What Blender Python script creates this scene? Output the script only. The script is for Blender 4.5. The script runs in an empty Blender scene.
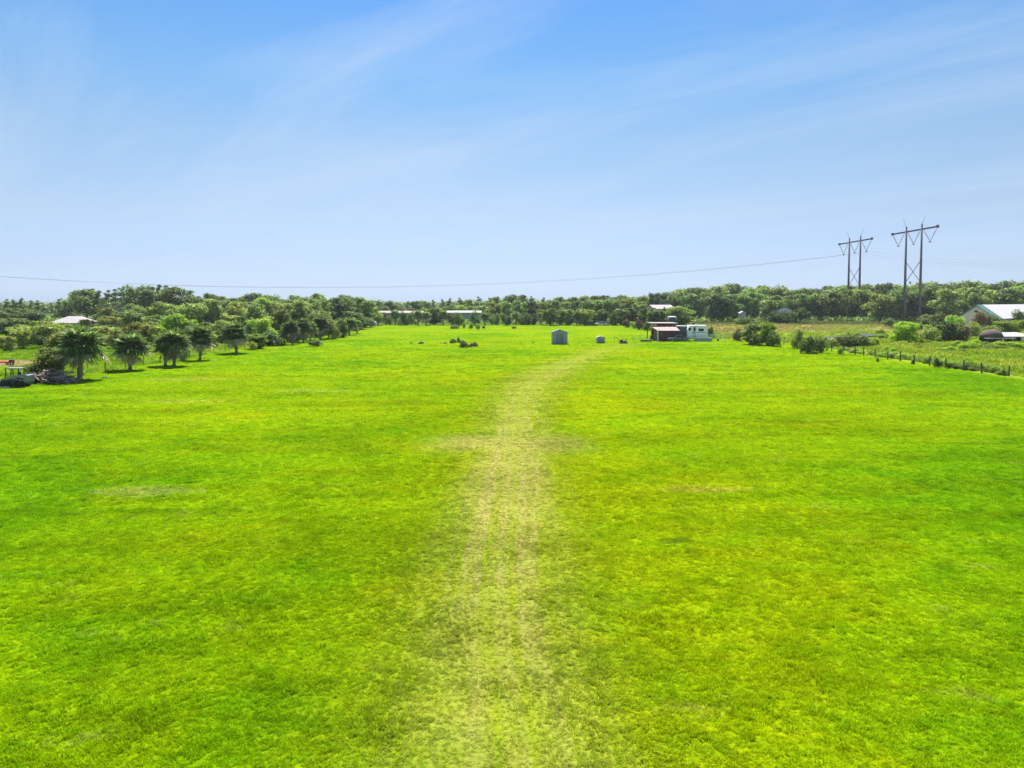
import bpy, math, random
import numpy as np
from mathutils import Vector, Matrix
R = math.radians
random.seed(7)
rng = np.random.default_rng(11)

# ------------------------------------------------------------------ scene, camera, light
sc = bpy.context.scene
W = bpy.data.worlds.new("World"); sc.world = W
F, H, HZ, PP = 700.0, 9.0, 301.4, 332.0
cam_d = bpy.data.cameras.new("camera"); cam = bpy.data.objects.new("camera", cam_d)
sc.collection.objects.link(cam); sc.camera = cam
cam_d.sensor_width = 36.0; cam_d.lens = F / 1024 * 36.0
cam_d.shift_y = -(384 - PP) / 1024
cam_d.clip_start = 0.1; cam_d.clip_end = 9000
cam.location = (0, 0, H); cam.rotation_euler = (R(90 - 2.5), 0, 0)

SUN_EL, SUN_AZ = 58.0, 4.0            # azimuth: degrees to the left of straight ahead (+Y)
sun_d = bpy.data.lights.new("sun", 'SUN'); sun = bpy.data.objects.new("sun", sun_d)
sc.collection.objects.link(sun)
sun_d.energy = 5.0; sun_d.angle = R(0.6); sun_d.color = (1.0, 0.96, 0.89)
sdir = Vector((-math.sin(R(SUN_AZ)) * math.cos(R(SUN_EL)), math.cos(R(SUN_AZ)) * math.cos(R(SUN_EL)), math.sin(R(SUN_EL))))
sun.rotation_euler = (-sdir).to_track_quat('-Z', 'Y').to_euler()
sun.location = (0, 0, 60)

W.use_nodes = True
nt = W.node_tree; nt.nodes.clear()
def N(nt, t, **k):
    n = nt.nodes.new(t)
    for a, b in k.items(): setattr(n, a, b)
    return n
L = lambda nt, a, b: nt.links.new(a, b)
sky = N(nt, 'ShaderNodeTexSky', sky_type='NISHITA', sun_disc=False)
sky.sun_elevation = R(SUN_EL); sky.sun_rotation = R(-SUN_AZ)
sky.air_density = 1.0; sky.dust_density = 0.25; sky.ozone_density = 3.0; sky.altitude = 10
geo = N(nt, 'ShaderNodeTexCoord')
sep = N(nt, 'ShaderNodeSeparateXYZ'); L(nt, geo.outputs['Generated'], sep.inputs[0])
# thin high cirrus: project the view direction on a plane overhead
zc = N(nt, 'ShaderNodeMath', operation='MAXIMUM'); L(nt, sep.outputs[2], zc.inputs[0]); zc.inputs[1].default_value = 0.04
zz = N(nt, 'ShaderNodeMath', operation='ADD'); L(nt, zc.outputs[0], zz.inputs[0]); zz.inputs[1].default_value = 0.12
dx = N(nt, 'ShaderNodeMath', operation='DIVIDE'); L(nt, sep.outputs[0], dx.inputs[0]); L(nt, zz.outputs[0], dx.inputs[1])
dy = N(nt, 'ShaderNodeMath', operation='DIVIDE'); L(nt, sep.outputs[1], dy.inputs[0]); L(nt, zz.outputs[0], dy.inputs[1])
cmb = N(nt, 'ShaderNodeCombineXYZ'); L(nt, dx.outputs[0], cmb.inputs[0]); L(nt, dy.outputs[0], cmb.inputs[1])
mp = N(nt, 'ShaderNodeMapping'); L(nt, cmb.outputs[0], mp.inputs[0])
mp.vector_type = 'TEXTURE'; mp.inputs['Rotation'].default_value = (0, 0, R(138)); mp.inputs['Scale'].default_value = (3.6, 1.0, 1); mp.inputs['Location'].default_value = (2.3, 0.4, 0)
cn = N(nt, 'ShaderNodeTexNoise'); L(nt, mp.outputs[0], cn.inputs['Vector'])
cn.inputs['Scale'].default_value = 1.3; cn.inputs['Detail'].default_value = 9; cn.inputs['Roughness'].default_value = 0.60; cn.inputs['Distortion'].default_value = 0.6
cr = N(nt, 'ShaderNodeMapRange'); L(nt, cn.outputs['Fac'], cr.inputs[0])
cr.inputs[1].default_value = 0.42; cr.inputs[2].default_value = 0.66; cr.inputs[3].default_value = 0.0; cr.inputs[4].default_value = 0.46
air = N(nt, 'ShaderNodeValToRGB'); L(nt, sep.outputs[2], air.inputs[0])   # clear humid air: less glare low down, deeper blue higher up
for i, (z, c) in enumerate([(0.0, (.355, .485, .87)), (.045, (.415, .455, .655)), (.115, (.565, .54, .59)), (.21, (.60, .62, .62)), (.30, (.47, .64, .70)), (.39, (.365, .60, .775)), (1.0, (.6, .75, .85))]):
    e = air.color_ramp.elements[i] if i < 2 else air.color_ramp.elements.new(z)
    e.position = z; e.color = (*c, 1)
hsv = N(nt, 'ShaderNodeMixRGB', blend_type='MULTIPLY'); hsv.inputs[0].default_value = 1; L(nt, sky.outputs[0], hsv.inputs[1]); L(nt, air.outputs[0], hsv.inputs[2])
mixc = N(nt, 'ShaderNodeMixRGB'); L(nt, cr.outputs[0], mixc.inputs[0]); L(nt, hsv.outputs[0], mixc.inputs[1])
mixc.inputs[2].default_value = (3.1, 3.85, 5.0, 1)
bg = N(nt, 'ShaderNodeBackground'); L(nt, mixc.outputs[0], bg.inputs[0]); bg.inputs[1].default_value = 0.09
ow = N(nt, 'ShaderNodeOutputWorld'); L(nt, bg.outputs[0], ow.inputs[0])

vs = sc.view_settings
vs.view_transform = 'Standard'; vs.look = 'None'; vs.exposure = 1.1; vs.gamma = 1; vs.use_curve_mapping = False
sc.render.engine = 'CYCLES'
cy = sc.cycles
cy.max_bounces = 6; cy.diffuse_bounces = 3; cy.glossy_bounces = 2; cy.transmission_bounces = 4; cy.transparent_max_bounces = 8
cy.volume_bounces = 0; cy.sample_clamp_direct = 1.3; cy.sample_clamp_indirect = 1.3; cy.use_denoising = True; cy.denoising_prefilter = 'NONE'; cy.caustics_reflective = False; cy.caustics_refractive = False
try: cy.denoiser = 'OPENIMAGEDENOISE'
except Exception: pass

# ------------------------------------------------------------------ helpers
C = sc.collection
def G(px, py):                                   # ground point seen at a pixel
    d = H * F / (py - HZ); return Vector(((px - 512) / F * d, d, 0))
def X(px, d): return (px - 512) / F * d
def Z(py, d): return H - (py - HZ) * d / F

class MB:
    """collects verts and faces, then links them as one mesh object"""
    def __init__(s): s.v = []; s.f = []
    def add(s, vs, fs):
        o = len(s.v); s.v += [tuple(v) for v in vs]; s.f += [tuple(i + o for i in f) for f in fs]; return s
    def box(s, x0, x1, y0, y1, z0, z1, M=None):
        vs = [Vector((x, y, z)) for z in (z0, z1) for y in (y0, y1) for x in (x0, x1)]
        if M is not None: vs = [M @ v for v in vs]
        return s.add(vs, [(0, 2, 3, 1), (4, 5, 7, 6), (0, 1, 5, 4), (2, 6, 7, 3), (0, 4, 6, 2), (1, 3, 7, 5)])
    def beam(s, a, b, w, h=None):                # box bar from a to b
        a, b = Vector(a), Vector(b); h = h or w; d = b - a
        q = d.to_track_quat('Z', 'Y').to_matrix().to_4x4(); q.translation = a
        return s.box(-w / 2, w / 2, -h / 2, h / 2, 0, d.length, q)
    def tube(s, pts, rad, n=8, cap=True):
        pts = [Vector(p) for p in pts]
        if not hasattr(rad, '__len__'): rad = [rad] * len(pts)
        vs = []; fs = []; ref = None
        for i, p in enumerate(pts):
            t = (pts[min(i + 1, len(pts) - 1)] - pts[max(i - 1, 0)]).normalized()
            if ref is None: ref = t.orthogonal().normalized()
            ref = (ref - t * ref.dot(t)).normalized(); bi = t.cross(ref)
            for k in range(n):
                a = 2 * math.pi * k / n
                vs.append(p + (ref * math.cos(a) + bi * math.sin(a)) * rad[i])
        for i in range(len(pts) - 1):
            for k in range(n):
                fs.append((i * n + k, i * n + (k + 1) % n, (i + 1) * n + (k + 1) % n, (i + 1) * n + k))
        if cap: fs.append(tuple(range(n))[::-1]); fs.append(tuple((len(pts) - 1) * n + k for k in range(n)))
        return s.add(vs, fs)
    def prism(s, prof, a0, a1, axis='y', M=None):  # profile (u,z) extruded along y (or x)
        n = len(prof)
        mk = (lambda u, z, a: Vector((u, a, z))) if axis == 'y' else (lambda u, z, a: Vector((a, u, z)))
        vs = [mk(u, z, a0) for u, z in prof] + [mk(u, z, a1) for u, z in prof]
        if M is not None: vs = [M @ v for v in vs]
        fs = [tuple(range(n)), tuple(range(2 * n - 1, n - 1, -1))] + [(i, n + i, n + (i + 1) % n, (i + 1) % n) for i in range(n)]
        return s.add(vs, fs)
    def build(s, name, mat, parent=None, smooth=False, bevel=0):
        me = bpy.data.meshes.new(name); me.from_pydata(s.v, [], s.f); me.validate()
        import bmesh
        bm = bmesh.new(); bm.from_mesh(me); bmesh.ops.recalc_face_normals(bm, faces=bm.faces); bm.to_mesh(me); bm.free()
        me.materials.append(mat)
        if smooth: me.polygons.foreach_set('use_smooth', [True] * len(me.polygons))
        o = bpy.data.objects.new(name, me); C.objects.link(o)
        if parent: o.parent = parent
        if bevel:
            b = o.modifiers.new('bevel', 'BEVEL'); b.width = bevel; b.segments = 2; b.limit_method = 'ANGLE'
        return o

def np_mesh(name, V, Fq, mat, parent=None, link=True):
    """V (n,3), Fq (m,k) -> mesh object"""
    me = bpy.data.meshes.new(name); k = Fq.shape[1]
    me.vertices.add(len(V)); me.vertices.foreach_set('co', np.asarray(V, np.float32).ravel())
    me.loops.add(Fq.size); me.loops.foreach_set('vertex_index', Fq.astype(np.int32).ravel())
    me.polygons.add(len(Fq)); me.polygons.foreach_set('loop_start', np.arange(0, Fq.size, k, dtype=np.int32))
    me.polygons.foreach_set('loop_total', np.full(len(Fq), k, np.int32))
    me.update(calc_edges=True); me.materials.append(mat)
    o = bpy.data.objects.new(name, me)
    if link: C.objects.link(o)
    if parent: o.parent = parent
    return o

def tag(o, label=None, cat=None, group=None, kind=None):
    if label: o['label'] = label
    if cat: o['category'] = cat
    if group: o['group'] = group
    if kind: o['kind'] = kind
    return o
def empty(name, loc=(0, 0, 0), rz=0.0, label=None, cat=None, group=None):
    o = bpy.data.objects.new(name, None); C.objects.link(o)
    o.location = loc; o.rotation_euler = (0, 0, rz); o.empty_display_size = 0.5
    return tag(o, label, cat, group)

# ------------------------------------------------------------------ materials
def mat(name):
    m = bpy.data.materials.new(name); m.use_nodes = True; m.node_tree.nodes.clear(); return m, m.node_tree
def solid(name, col, rough=0.6, metal=0.0, var=0.25, scale=3.0, bump=0.15, stretch=(1, 1, 1), col2=None):
    m, nt = mat(name)
    tc = N(nt, 'ShaderNodeTexCoord'); mp = N(nt, 'ShaderNodeMapping'); L(nt, tc.outputs['Object'], mp.inputs[0])
    mp.inputs['Scale'].default_value = stretch
    nz = N(nt, 'ShaderNodeTexNoise'); L(nt, mp.outputs[0], nz.inputs['Vector']); nz.inputs['Scale'].default_value = scale; nz.inputs['Detail'].default_value = 5
    rp = N(nt, 'ShaderNodeValToRGB'); L(nt, nz.outputs['Fac'], rp.inputs[0])
    c2 = col2 or tuple(c * (1 - var) for c in col)
    rp.color_ramp.elements[0].position = 0.35; rp.color_ramp.elements[0].color = (*c2, 1)
    rp.color_ramp.elements[1].position = 0.65; rp.color_ramp.elements[1].color = (*col, 1)
    b = N(nt, 'ShaderNodeBsdfPrincipled'); L(nt, rp.outputs[0], b.inputs['Base Color'])
    b.inputs['Roughness'].default_value = rough; b.inputs['Metallic'].default_value = metal
    if bump:
        bp = N(nt, 'ShaderNodeBump'); L(nt, nz.outputs['Fac'], bp.inputs['Height']); bp.inputs['Strength'].default_value = bump; bp.inputs['Distance'].default_value = 0.05
        L(nt, bp.outputs[0], b.inputs['Normal'])
    o = N(nt, 'ShaderNodeOutputMaterial'); L(nt, b.outputs[0], o.inputs[0]); return m
def ribbed(name, col, rough=0.45, freq=4.0, axis=0, metal=0.0, dirt=0.25):
    """corrugated or lapped sheet: bands across one object axis"""
    m, nt = mat(name)
    tc = N(nt, 'ShaderNodeTexCoord'); sp = N(nt, 'ShaderNodeSeparateXYZ'); L(nt, tc.outputs['Object'], sp.inputs[0])
    mu = N(nt, 'ShaderNodeMath', operation='MULTIPLY'); L(nt, sp.outputs[axis], mu.inputs[0]); mu.inputs[1].default_value = freq
    fr = N(nt, 'ShaderNodeMath', operation='FRACT'); L(nt, mu.outputs[0], fr.inputs[0])
    nz = N(nt, 'ShaderNodeTexNoise'); L(nt, tc.outputs['Object'], nz.inputs['Vector']); nz.inputs['Scale'].default_value = 0.9; nz.inputs['Detail'].default_value = 6
    rp = N(nt, 'ShaderNodeValToRGB'); L(nt, nz.outputs['Fac'], rp.inputs[0])
    rp.color_ramp.elements[0].position = 0.3; rp.color_ramp.elements[0].color = (*[c * (1 - dirt) for c in col], 1)
    rp.color_ramp.elements[1].position = 0.65; rp.color_ramp.elements[1].color = (*col, 1)
    b = N(nt, 'ShaderNodeBsdfPrincipled'); L(nt, rp.outputs[0], b.inputs['Base Color'])
    b.inputs['Roughness'].default_value = rough; b.inputs['Metallic'].default_value = metal
    bp = N(nt, 'ShaderNodeBump'); L(nt, fr.outputs[0], bp.inputs['Height']); bp.inputs['Strength'].default_value = 0.5; bp.inputs['Distance'].default_value = 0.04
    L(nt, bp.outputs[0], b.inputs['Normal'])
    o = N(nt, 'ShaderNodeOutputMaterial'); L(nt, b.outputs[0], o.inputs[0]); return m
def leafy(name, col, trans=0.35, var=0.35, hue=0.03, rough=0.55, tip=None):
    m, nt = mat(name)
    oi = N(nt, 'ShaderNodeObjectInfo'); ge = N(nt, 'ShaderNodeNewGeometry')
    hs = N(nt, 'ShaderNodeHueSaturation'); hs.inputs['Color'].default_value = (*col, 1)
    if tip:
        mx = N(nt, 'ShaderNodeMixRGB'); mx.inputs[1].default_value = (*col, 1); mx.inputs[2].default_value = (*tip, 1)
        gt = N(nt, 'ShaderNodeMath', operation='GREATER_THAN'); L(nt, ge.outputs['Random Per Island'], gt.inputs[0]); gt.inputs[1].default_value = 0.78
        L(nt, gt.outputs[0], mx.inputs[0]); L(nt, mx.outputs[0], hs.inputs['Color'])
    h = N(nt, 'ShaderNodeMapRange'); L(nt, oi.outputs['Random'], h.inputs[0]); h.inputs[3].default_value = 0.5 - hue; h.inputs[4].default_value = 0.5 + hue
    L(nt, h.outputs[0], hs.inputs['Hue'])
    ml = N(nt, 'ShaderNodeMath', operation='MULTIPLY'); L(nt, oi.outputs['Random'], ml.inputs[0]); ml.inputs[1].default_value = 7.31
    fr = N(nt, 'ShaderNodeMath', operation='FRACT'); L(nt, ml.outputs[0], fr.inputs[0])
    v = N(nt, 'ShaderNodeMapRange'); L(nt, fr.outputs[0], v.inputs[0]); v.inputs[3].default_value = 0.6; v.inputs[4].default_value = 1.4
    v2 = N(nt, 'ShaderNodeMapRange'); L(nt, ge.outputs['Random Per Island'], v2.inputs[0]); v2.inputs[3].default_value = 1 - var; v2.inputs[4].default_value = 1 + var
    vm = N(nt, 'ShaderNodeMath', operation='MULTIPLY'); L(nt, v.outputs[0], vm.inputs[0]); L(nt, v2.outputs[0], vm.inputs[1])
    L(nt, vm.outputs[0], hs.inputs['Value'])
    b = N(nt, 'ShaderNodeBsdfPrincipled'); L(nt, hs.outputs[0], b.inputs['Base Color']); b.inputs['Roughness'].default_value = rough; b.inputs['Specular IOR Level'].default_value = 0.12
    t = N(nt, 'ShaderNodeBsdfTranslucent'); L(nt, hs.outputs[0], t.inputs[0])
    mx = N(nt, 'ShaderNodeMixShader'); mx.inputs[0].default_value = trans; L(nt, b.outputs[0], mx.inputs[1]); L(nt, t.outputs[0], mx.inputs[2])
    o = N(nt, 'ShaderNodeOutputMaterial'); L(nt, mx.outputs[0], o.inputs[0]); return m

M = {}
M['bark'] = solid('bark', (0.22, 0.18, 0.14), 0.9, scale=8, stretch=(1, 1, .3))
M['pine_bark'] = solid('pine_bark', (0.30, 0.22, 0.17), 0.9, scale=8, stretch=(1, 1, .3))
M['palm_bark'] = solid('palm_bark', (0.26, 0.23, 0.19), 0.9, scale=9, col2=(0.18, 0.15, 0.12))
M['oak'] = leafy('oak_leaf', (0.175, 0.265, 0.042), 0.5, hue=0.013, tip=(0.31, 0.39, 0.12))
M['olive'] = leafy('olive_leaf', (0.25, 0.32, 0.045), 0.5, hue=0.015, tip=(0.36, 0.39, 0.11))
M['bright'] = leafy('bright_leaf', (0.26, 0.40, 0.02), 0.5, hue=0.01)
M['pine'] = leafy('pine_needle', (0.15, 0.22, 0.06), 0.45, hue=0.015, tip=(0.23, 0.30, 0.11))
M['palm'] = leafy('palm_leaf', (0.125, 0.20, 0.04), 0.45, hue=0.012, rough=0.5, tip=(0.24, 0.30, 0.12))
M['shrub'] = leafy('shrub_leaf', (0.115, 0.185, 0.035), 0.42, hue=0.015, tip=(0.21, 0.28, 0.08))
M['brown_leaf'] = leafy('brown_leaf', (0.18, 0.14, 0.06), 0.3, tip=(0.26, 0.19, 0.12))
M['dead_frond'] = leafy('dead_frond', (0.40, 0.31, 0.21), 0.3, hue=0.01, rough=0.8, tip=(0.6, 0.52, 0.44))

# field colour: one function of world position shared by the soil sheet and the blades
def field_group():
    g = bpy.data.node_groups.new('field_colour', 'ShaderNodeTree')
    g.interface.new_socket('Color', in_out='OUTPUT', socket_type='NodeSocketColor')
    g.interface.new_socket('Dry', in_out='OUTPUT', socket_type='NodeSocketFloat')
    gi = N(g, 'ShaderNodeNewGeometry'); go = N(g, 'NodeGroupOutput')
    sp = N(g, 'ShaderNodeSeparateXYZ'); L(g, gi.outputs['Position'], sp.inputs[0])
    px, py = sp.outputs[0], sp.outputs[1]
    def m(op, a, b=None, c=None):
        n = N(g, 'ShaderNodeMath', operation=op)
        for i, s in enumerate((a, b, c)):
            if s is None: continue
            if isinstance(s, (int, float)): n.inputs[i].default_value = s
            else: L(g, s, n.inputs[i])
        return n.outputs[0]
    def mr(s, a, b, c=0.0, d=1.0, smooth=True):
        n = N(g, 'ShaderNodeMapRange'); n.interpolation_type = 'SMOOTHSTEP' if smooth else 'LINEAR'
        L(g, s, n.inputs[0]); n.inputs[1].default_value = a; n.inputs[2].default_value = b; n.inputs[3].default_value = c; n.inputs[4].default_value = d
        return n.outputs[0]
    flat = N(g, 'ShaderNodeCombineXYZ'); L(g, px, flat.inputs[0]); L(g, py, flat.inputs[1])
    def noise(scale, sx=1, sy=1, detail=4, rough=0.55, loc=(0, 0, 0), dist=0.0):
        mpn = N(g, 'ShaderNodeMapping'); L(g, flat.outputs[0], mpn.inputs[0]); mpn.inputs['Scale'].default_value = (sx, sy, 1); mpn.inputs['Location'].default_value = loc
        n = N(g, 'ShaderNodeTexNoise'); L(g, mpn.outputs[0], n.inputs['Vector']); n.inputs['Scale'].default_value = scale
        n.inputs['Detail'].default_value = detail; n.inputs['Roughness'].default_value = rough; n.inputs['Distortion'].default_value = dist
        return n.outputs['Fac']
    def mix(f, a, b):
        n = N(g, 'ShaderNodeMixRGB'); 
        if isinstance(f, (int, float)): n.inputs[0].default_value = f
        else: L(g, f, n.inputs[0])
        for i, s in ((1, a), (2, b)):
            if isinstance(s, tuple): n.inputs[i].default_value = (*s, 1)
            else: L(g, s, n.inputs[i])
        return n.outputs[0]
    LUSH, MID, YEL, DRY = (0.125, 0.260, 0.002), (0.205, 0.312, 0.002), (0.252, 0.318, 0.002), (0.375, 0.322, 0.11)
    n_big = noise(0.045, 1, 1.0, 3, 0.5)
    n_med = noise(0.22, 1, 1.6, 4, 0.6, (5, 2, 0), 0.5)
    n_fin = noise(1.7, 1, 1.3, 5, 0.65, (1, 9, 0))
    s = m('ADD', m('MULTIPLY', n_big, 0.70), m('ADD', m('MULTIPLY', n_med, 0.5), m('MULTIPLY', n_fin, 0.24)))  # ~0.7
    # sides near the camera are lusher, a broad yellower band down the middle
    side = mr(m('ABSOLUTE', m('DIVIDE', px, m('ADD', py, 8))), 0.12, 0.62, 0.0, -0.11)
    s = m('ADD', s, side)
    warm = m('MULTIPLY', mr(m('ABSOLUTE', m('SUBTRACT', m('DIVIDE', px, m('ADD', py, 8)), 0.17)), 0.05, 0.40, 0.06, 0.0), mr(py, 50, 80, 1.0, 0.3))
    s = m('ADD', s, warm)
    far = mr(py, 55, 170, 0.0, -0.09); s = m('ADD', s, far)
    c = mix(mr(s, 0.50, 0.70), LUSH, MID)
    c = mix(m('MULTIPLY', mr(s, 0.69, 0.83), 0.95), c, YEL)
    # scattered thatch patches
    th = m('MULTIPLY', mr(noise(0.33, 1, 1.8, 5, 0.7, (31, 4, 0)), 0.60, 0.74), 0.45)
    c = mix(th, c, (0.30, 0.27, 0.07))
    dk = m('MULTIPLY', mr(noise(1.9, 0.7, 1.4, 4, 0.7, (3, 77, 0)), 0.60, 0.76), 0.6)
    c = mix(dk, c, (0.055, 0.15, 0.004))
    # driven track: centre line x(y)
    fc = N(g, 'ShaderNodeFloatCurve'); cu = fc.mapping.curves[0]
    pts = [(0, -.1), (13.5, -.2), (20, -.45), (28, -.35), (36, -.15), (45, 0.1), (55, .25), (63, .8), (72, 1.6), (80, 3.0), (90, 5.2), (100, 7.6), (113, 11.5), (129, 16.5), (145, 24), (160, 30)]
    lo, hi, ymax = -5.0, 35.0, 160.0
    while len(cu.points) < len(pts): cu.points.new(0.5, 0.5)
    for p, (yy, xx) in zip(cu.points, pts): p.location = (yy / ymax, (xx - lo) / (hi - lo))
    fc.mapping.update()
    L(g, mr(py, 0, ymax, 0, 1, False), fc.inputs['Value'])
    cx = m('ADD', m('MULTIPLY', fc.outputs[0], hi - lo), lo)
    wob = m('MULTIPLY', m('SUBTRACT', noise(0.25, 1, .5, 2, .5, (9, 9, 0)), 0.5), 0.9)
    dxx = m('ADD', m('SUBTRACT', px, cx), wob)
    adx = m('DIVIDE', m('ABSOLUTE', dxx), mr(py, 46, 85, 1.0, 1.45))
    # band half width
    band = mr(adx, 0.6, 3.7, 1.0, 0.0)
    # lengthwise streaks (wheel ruts), a function of the offset from the centre line
    sv = N(g, 'ShaderNodeCombineXYZ'); L(g, m('MULTIPLY', dxx, 2.7), sv.inputs[0]); L(g, m('MULTIPLY', py, 0.05), sv.inputs[1])
    sn = N(g, 'ShaderNodeTexNoise'); L(g, sv.outputs[0], sn.inputs['Vector']); sn.inputs['Scale'].default_value = 1.0; sn.inputs['Detail'].default_value = 3
    streak = mr(sn.outputs['Fac'], 0.42, 0.58)
    def rut(off, w): return mr(m('ABSOLUTE', m('SUBTRACT', dxx, off)), w * 0.3, w, 1.0, 0.0)
    ruts = m('MULTIPLY', m('MAXIMUM', m('MAXIMUM', rut(-0.85, 0.5), rut(0.95, 0.5)), m('MULTIPLY', rut(0.15, 0.4), .6)), mr(py, 44, 62, 0.8, 0.25))
    blot = mr(noise(0.8, 1, .6, 5, .7, (50, 3, 0)), 0.32, 0.66)
    f = m('MULTIPLY', band, m('ADD', 0.22, m('ADD', m('MULTIPLY', streak, 0.34), m('MULTIPLY', ruts, 0.44))))
    f = m('MULTIPLY', f, m('ADD', 0.55, m('MULTIPLY', blot, 0.6)))
    fade = mr(py, 46, 60, 1.0, 0.85); fade2 = m('MULTIPLY', mr(py, 84, 135, 1.0, 0.5), mr(py, 14, 28, 0.62, 1.0))
    f = m('MULTIPLY', m('MULTIPLY', f, fade), fade2)
    f = m('MULTIPLY', f, mr(py, 138, 156, 1.0, 0.0))
    # cross band where the tracks turned
    cb = m('MULTIPLY', mr(m('ABSOLUTE', m('SUBTRACT', m('ADD', py, m('MULTIPLY', wob, 2.0)), 44.0)), 0.6, 4.4, 1.0, 0.0), mr(m('ABSOLUTE', m('ADD', px, 0.3)), 2.4, 6.6, 1.0, 0.0))
    f = m('MAXIMUM', f, m('MULTIPLY', cb, m('ADD', 0.55, m('MULTIPLY', blot, 0.25))))
    # worn swath in the middle distance and a bare dusty stretch
    ds = m('MULTIPLY', mr(m('ABSOLUTE', m('SUBTRACT', py, 35)), 4, 13, 1.0, 0.0), mr(adx, 1.0, 3.0, 1.0, 0.0))
    f = m('MAXIMUM', f, m('MULTIPLY', ds, m('ADD', 0.46, m('MULTIPLY', streak, 0.30))))
    halo = m('MULTIPLY', mr(adx, 2.0, 5.5, 1.0, 0.0), mr(py, 90, 130, 1.0, 0.3))
    c = mix(m('MULTIPLY', halo, 0.34), c, (0.215, 0.245, 0.010))
    c = mix(m('MULTIPLY', m('MINIMUM', f, 1.0), 0.80), c, DRY)
    # rough meadow outside the mown field: right of the fence and beyond the far edge
    out_r = m('MAXIMUM', mr(px, 58.0, 60.5), m('MULTIPLY', mr(px, 40, 47), mr(py, 160, 175)))
    rough_c = mix(mr(noise(0.12, 1, 1, 5, .65, (8, 1, 0)), 0.35, 0.65), (0.175, 0.30, 0.012), (0.32, 0.37, 0.04))
    def patch(cx_, cy_, rx, ry, col, amt):          # small worn or rank spots
        nonlocal c
        q = m('ADD', m('POWER', m('DIVIDE', m('SUBTRACT', px, cx_), rx), 2), m('POWER', m('DIVIDE', m('SUBTRACT', py, cy_), ry), 2))
        q = m('ADD', q, m('MULTIPLY', m('SUBTRACT', n_fin, 0.5), 4.5))
        c = mix(mr(q, 0.0, 1.4, amt, 0.0), c, col)
    for a_ in ((-17.4, 32.8, 2.6, 1.1, (.34, .32, .09), .42), (-18.8, 29.2, .6, .35, (.05, .12, .01), .45), (-21.5, 30.5, .5, .3, (.05, .12, .01), .4), (9.2, 33.2, 2.4, .6, (.33, .27, .04), .6), (6.2, 26.0, .8, .3, (.07, .13, .01), .5),
               (-30, 63, 5, 1.3, (.30, .33, .05), .5), (-20, 70, 4, 1.2, (.32, .34, .07), .5), (-38, 80, 6, 1.5, (.30, .33, .06), .5), (-8, 41, 1.2, .4, (.06, .15, .01), .5), (22, 52, 4, .7, (.07, .18, .005), .5), (30, 44, 3, .5, (.07, .17, .005), .5)): patch(*a_)
    c = mix(out_r, c, rough_c)
    sedge = m('MULTIPLY', mr(m('SUBTRACT', py, m('MULTIPLY', px, 0.25)), 168, 200), mr(px, 42, 60))
    sedge = m('MULTIPLY', sedge, mr(noise(0.07, .7, 1.6, 4, .6, (2, 6, 0)), 0.36, 0.56))
    c = mix(m('MULTIPLY', sedge, 0.85), c, (0.30, 0.22, 0.10))
    out_l = mr(px, -52.5, -50.0, 1.0, 0.0)
    c = mix(m('MULTIPLY', out_l, 0.5), c, mix(mr(n_med, .4, .6), (0.12, 0.23, 0.01), (0.21, 0.26, 0.02)))
    # bare sandy spot by the loader
    ex = m('POWER', m('DIVIDE', m('ADD', px, 74), 9), 2); ey = m('POWER', m('DIVIDE', m('SUBTRACT', py, 101), 5), 2)
    spot = mr(m('ADD', ex, ey), 0.3, 1.3, 0.85, 0.0)
    c = mix(spot, c, (0.42, 0.30, 0.17))
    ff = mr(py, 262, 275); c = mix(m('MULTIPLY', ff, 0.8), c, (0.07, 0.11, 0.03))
    hv = N(g, 'ShaderNodeHueSaturation'); L(g, c, hv.inputs['Color'])
    wv = m('MULTIPLY', mr(noise(0.16, 0.4, 1.7, 5, 0.62, (12, 5, 0), 0.4), 0.34, 0.60, 0.84, 1.04), mr(noise(5.0, 0.8, 1.0, 5, 0.7, (4, 15, 0)), 0.3, 0.62, 0.78, 1.10))
    L(g, wv, hv.inputs['Value']); c = hv.outputs[0]
    L(g, c, go.inputs['Color']); L(g, f, go.inputs['Dry'])
    return g
FG = field_group()
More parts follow.
